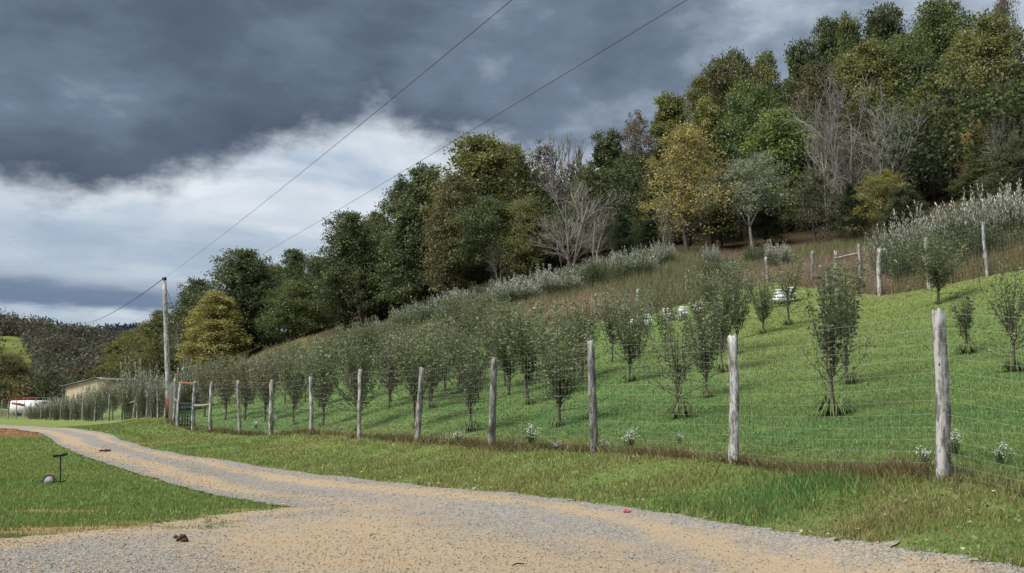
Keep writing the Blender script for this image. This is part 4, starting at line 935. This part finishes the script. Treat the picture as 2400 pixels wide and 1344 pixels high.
def build_cars():
    p = at(72, 140); e = thing('van', 'white van with red painted flank and ladder on its roof, far left', 'van', p, R(8)); e.scale = (.86,) * 3
    A = Acc(); prism(A, [(-2.6, .4), (2.5, .4), (2.6, .95), (1.9, 1.25), (1.25, 2.15), (.6, 2.4), (-2.5, 2.3), (-2.65, 1.2)], -.95, .95); A.obj('body', MWHITE, e)
    A = Acc(); prism(A, [(1.35, 1.28), (1.86, 1.28), (1.32, 2.0), (1.05, 2.0)], -.97, .97); A.obj('window', MGLASS, e)
    A = Acc(); prism(A, [(-2.4, 1.8), (-.4, 1.45), (-.25, 1.7), (-1.2, 2.0), (-2.4, 2.12)], -.98, -.955); A.obj('red_stripe', MRED, e)
    wheels(e, (-1.7, 1.65), .86)
    L = Acc(); lz = 2.55; [tube(L, [(-2.9, y, lz), (1.3, y, lz + .12)], .035, 5) for y in (-.45, .0)]; [tube(L, [(x, -.45, lz + .02 + (x + 2.9) * .028), (x, 0, lz + .02 + (x + 2.9) * .028)], .022, 4) for x in np.arange(-2.6, 1.3, .4)]; L.obj('roof_ladder', MRED, e)
    A = Acc(); [tube(A, [(x, -.8, 2.2), (x, -.8, 2.5), (x, .8, 2.5), (x, .8, 2.2)], .03, 5) for x in (-2, .3)]; A.obj('roof_rack', MBLACK, e)
    p = at(106, 146); e = thing('pickup_truck', 'white pickup with overhead rack right of the van', 'truck', p, R(8))
    A = Acc(); prism(A, [(-2.7, .5), (2.6, .5), (2.65, 1.1), (1.2, 1.2), (.7, 1.78), (-.7, 1.8), (-1.0, 1.2), (-2.7, 1.2)], -.92, .92); A.obj('body', MWHITE, e)
    A = Acc(); prism(A, [(-.75, 1.25), (1.0, 1.25), (.62, 1.68), (-.6, 1.7)], -.94, .94); A.obj('window', MGLASS, e); wheels(e, (-1.7, 1.7), .84)
    A = Acc(); [tube(A, [(x, y, 1.2), (x, y, 2.2)], .035, 5) for x in (-2.5, 2.2) for y in (-.85, .85)]; [tube(A, [(-2.7, y, 2.2), (2.7, y, 2.2)], .035, 5) for y in (-.85, .85)]; A.obj('roof_rack', MROOF, e)
build_cars()

# ------------------------------------------------------------------ small things
def build_stand():
    p = hit(142, 1134); e = thing('metal_stand', 'black rod stand with flat top bar and tilted round disc in grass', 'stand', p)
    s = p[1] / F; A = Acc(); tube(A, [(0, 0, -.1), (-.02, 0, .3), (-3.5 * s, 0, 62 * s)], .013, 6); A.obj('rod', MBLACK, e)
    A = Acc(); c = np.array([-4 * s, 0, 65 * s]); w = 13 * s
    prism(A, [(-w, -.02), (-w * .85, -.045), (w * .9, -.015), (w, .03), (w * .8, .04), (-w, .015)], -.1, .1); o = A.obj('top_bar', MBLACK, e); o.location = c
    dc = np.array([-25 * s, -.05, 6 * s]); r = 13.5 * s; nrm = unit(np.array([-.1, -1, .35])); A = Acc(); tube(A, [dc, dc + nrm * .03], r * .88, 24); d = A.obj('disc', MDISC, e)
    A = Acc(); an = np.linspace(0, 2 * math.pi, 25); s1 = unit(np.cross(nrm, (0, 0, 1))); s2 = np.cross(nrm, s1); tube(A, [dc + nrm * .02 + (s1 * math.cos(q) + s2 * math.sin(q)) * r for q in an], .026, 6, cap=False); A.obj('rim', MBLACK, d)
    A = Acc(); tube(A, [dc + np.array([r, 0, -.02]), (-.06, 0, .05), (0, 0, .03), (.10, 0, .06)], .014, 5); tube(A, [dc + np.array([r * .9, 0, .02]), (-.08, .02, .14)], .008, 5); A.obj('bracket', MGREEN, e)
build_stand()
def lump(acc, c, r, seed):
    q = np.random.default_rng(seed); n = 10; m = 7
    th = np.linspace(.01, math.pi - .01, m)[:, None]; ph = np.linspace(0, 2 * math.pi, n, endpoint=False)[None]
    v = np.stack([np.sin(th) * np.cos(ph), np.sin(th) * np.sin(ph), np.cos(th) * .75 + 0 * ph], -1) * (r * (1 + q.normal(size=(m, n, 1)) * .13)) + c
    i = np.arange(m - 1)[:, None] * n; j = np.arange(n)[None]; k = (j + 1) % n
    acc.add(v.reshape(-1, 3), np.stack([i + j, i + n + j, i + n + k, i + k], -1).reshape(-1, 4))
for (px, py, k, sc_, lb) in [(430, 1274, 7, .056, 'brown dung heap on grey gravel in the left foreground'), (247, 1060, 9, .085, 'brown dung scattered on the road near the bend')]:
    p = hit(px, py); p[2] += .02; A = Acc(); q = np.random.default_rng(k)
    for i in range(k + 3): lump(A, p + np.array([q.normal() * sc_ * (.75 if k == 7 else 2.2), q.normal() * sc_ * .6, sc_ * (.35 + (.75 if i > k - 2 and k == 7 else 0))]), sc_ * q.uniform(.4, .8), i + k)
    o = A.obj('dung_heap', MDUNG, smooth=True); o['label'] = lb; o['category'] = 'dung'
p = hit(1467, 1206); A = Acc(); q = np.random.default_rng(3); leaves(A, p + q.normal(size=(24, 3)) * np.array([.015, .013, .008]) + np.array([0, 0, .03]), q.normal(size=(24, 3)) + np.array([0, 0, .6]), .05, .04, (1, 1, 1), q)
o = A.obj('pink_blossom', MPINK); o['label'] = 'small pink blossom lying at the grass edge of the road'; o['category'] = 'flower'
for a, b, lb in [((868, 1258), (928, 1253), 'thin dark twig lying on the tan gravel'), ((1200, 436 + 900 - 1), (1230, 1330), 'short twig on the gravel at the bottom edge')]:
    A = Acc(); a, b = hit(*a), hit(*b); a[2] += .035; b[2] += .035; tube(A, curve_pts(a, b, .02, 5), [.006, .008, .007, .006, .003], 5); o = A.obj('twig', MBARK); o['label'] = lb; o['category'] = 'twig'
def aster(seed, H=.5, n=26):
    r = np.random.default_rng(seed); S = Acc(); B = Acc()
    for k in range(n):
        an = r.uniform(0, 6.28); e = np.array([math.cos(an) * .2 * r.random(), math.sin(an) * .2 * r.random(), H * r.uniform(.45, 1)]); tube(S, curve_pts((0, 0, -.03), e, .03, 4, r), .004, 3, (.07, .09, .035), False)
        m = 7; leaves(S, np.array(e) * r.uniform(.2, .95, (m, 1)), r.normal(size=(m, 3)), .05, .014, (.07, .095, .035), r)
        m = 5; leaves(B, e + r.normal(size=(m, 3)) * .03, r.normal(size=(m, 3)) + np.array([0, 0, .5]), .030, .026, (.72, .74, .70), r)
    return S.mesh('stems', MGRASS), B.mesh('blossoms', MGRASS)
AST = [aster(1), aster(2, .4, 20), aster(3, .3, 18)]
for i, (px, py, s, lb) in enumerate([(1245, 1052, 1.1, 'tall white aster clump between the third and fourth nearest posts'), (1075, 1042, .9, 'white aster clump left of the fourth nearest post'), (1303, 1058, .7, 'low white aster clump left of the third nearest post'), (1478, 1060, .9, 'white aster clump right of the third nearest post'), (1415, 1056, .6, 'tiny white aster clump at the foot of the third nearest post'),
        (2170, 1092, .75, 'white aster clump left of the nearest post'), (2238, 1068, .7, 'white aster clump right of the nearest post'), (2345, 1088, .7, 'white aster clump near the right edge of the photo'), (600, 1005, 1.1, 'white aster clump between the eighth and ninth posts'), (640, 1000, 1.0, 'white aster clump just right of the eighth post'), (1592, 1040, .5, 'tiny white aster clump left of the second nearest post')]):
    p = hit(px, py); e = thing('aster_clump', lb, 'flowers', p, i * 1.3, 'white asters along the fence foot'); e.scale = (s,) * 3
    a, b = AST[i % 3]; link('stems', a, e); link('blossoms', b, e)
def litter():
    n = 420; y = np.exp(rng.uniform(math.log(9), math.log(30), n)); t = rng.random(n)
    xr = np.interp(y, Rr[:, 1], Rr[:, 0]); x = xr + (fence_x(y) - xr) * t ** 1.6; z = gz(x, y) + .07
    A = Acc(); c = np.array([.36, .36, .22]) * rng.uniform(.5, 1.4, (n, 1)); c[rng.random(n) < .4] = (.2, .12, .05)
    leaves(A, np.stack([x, y, z], 1), np.stack([rng.normal(size=n), rng.normal(size=n), .25 * rng.normal(size=n)], 1), .055, .04, c); A.obj('fallen_leaves', MGRASS, kind='stuff')
litter()
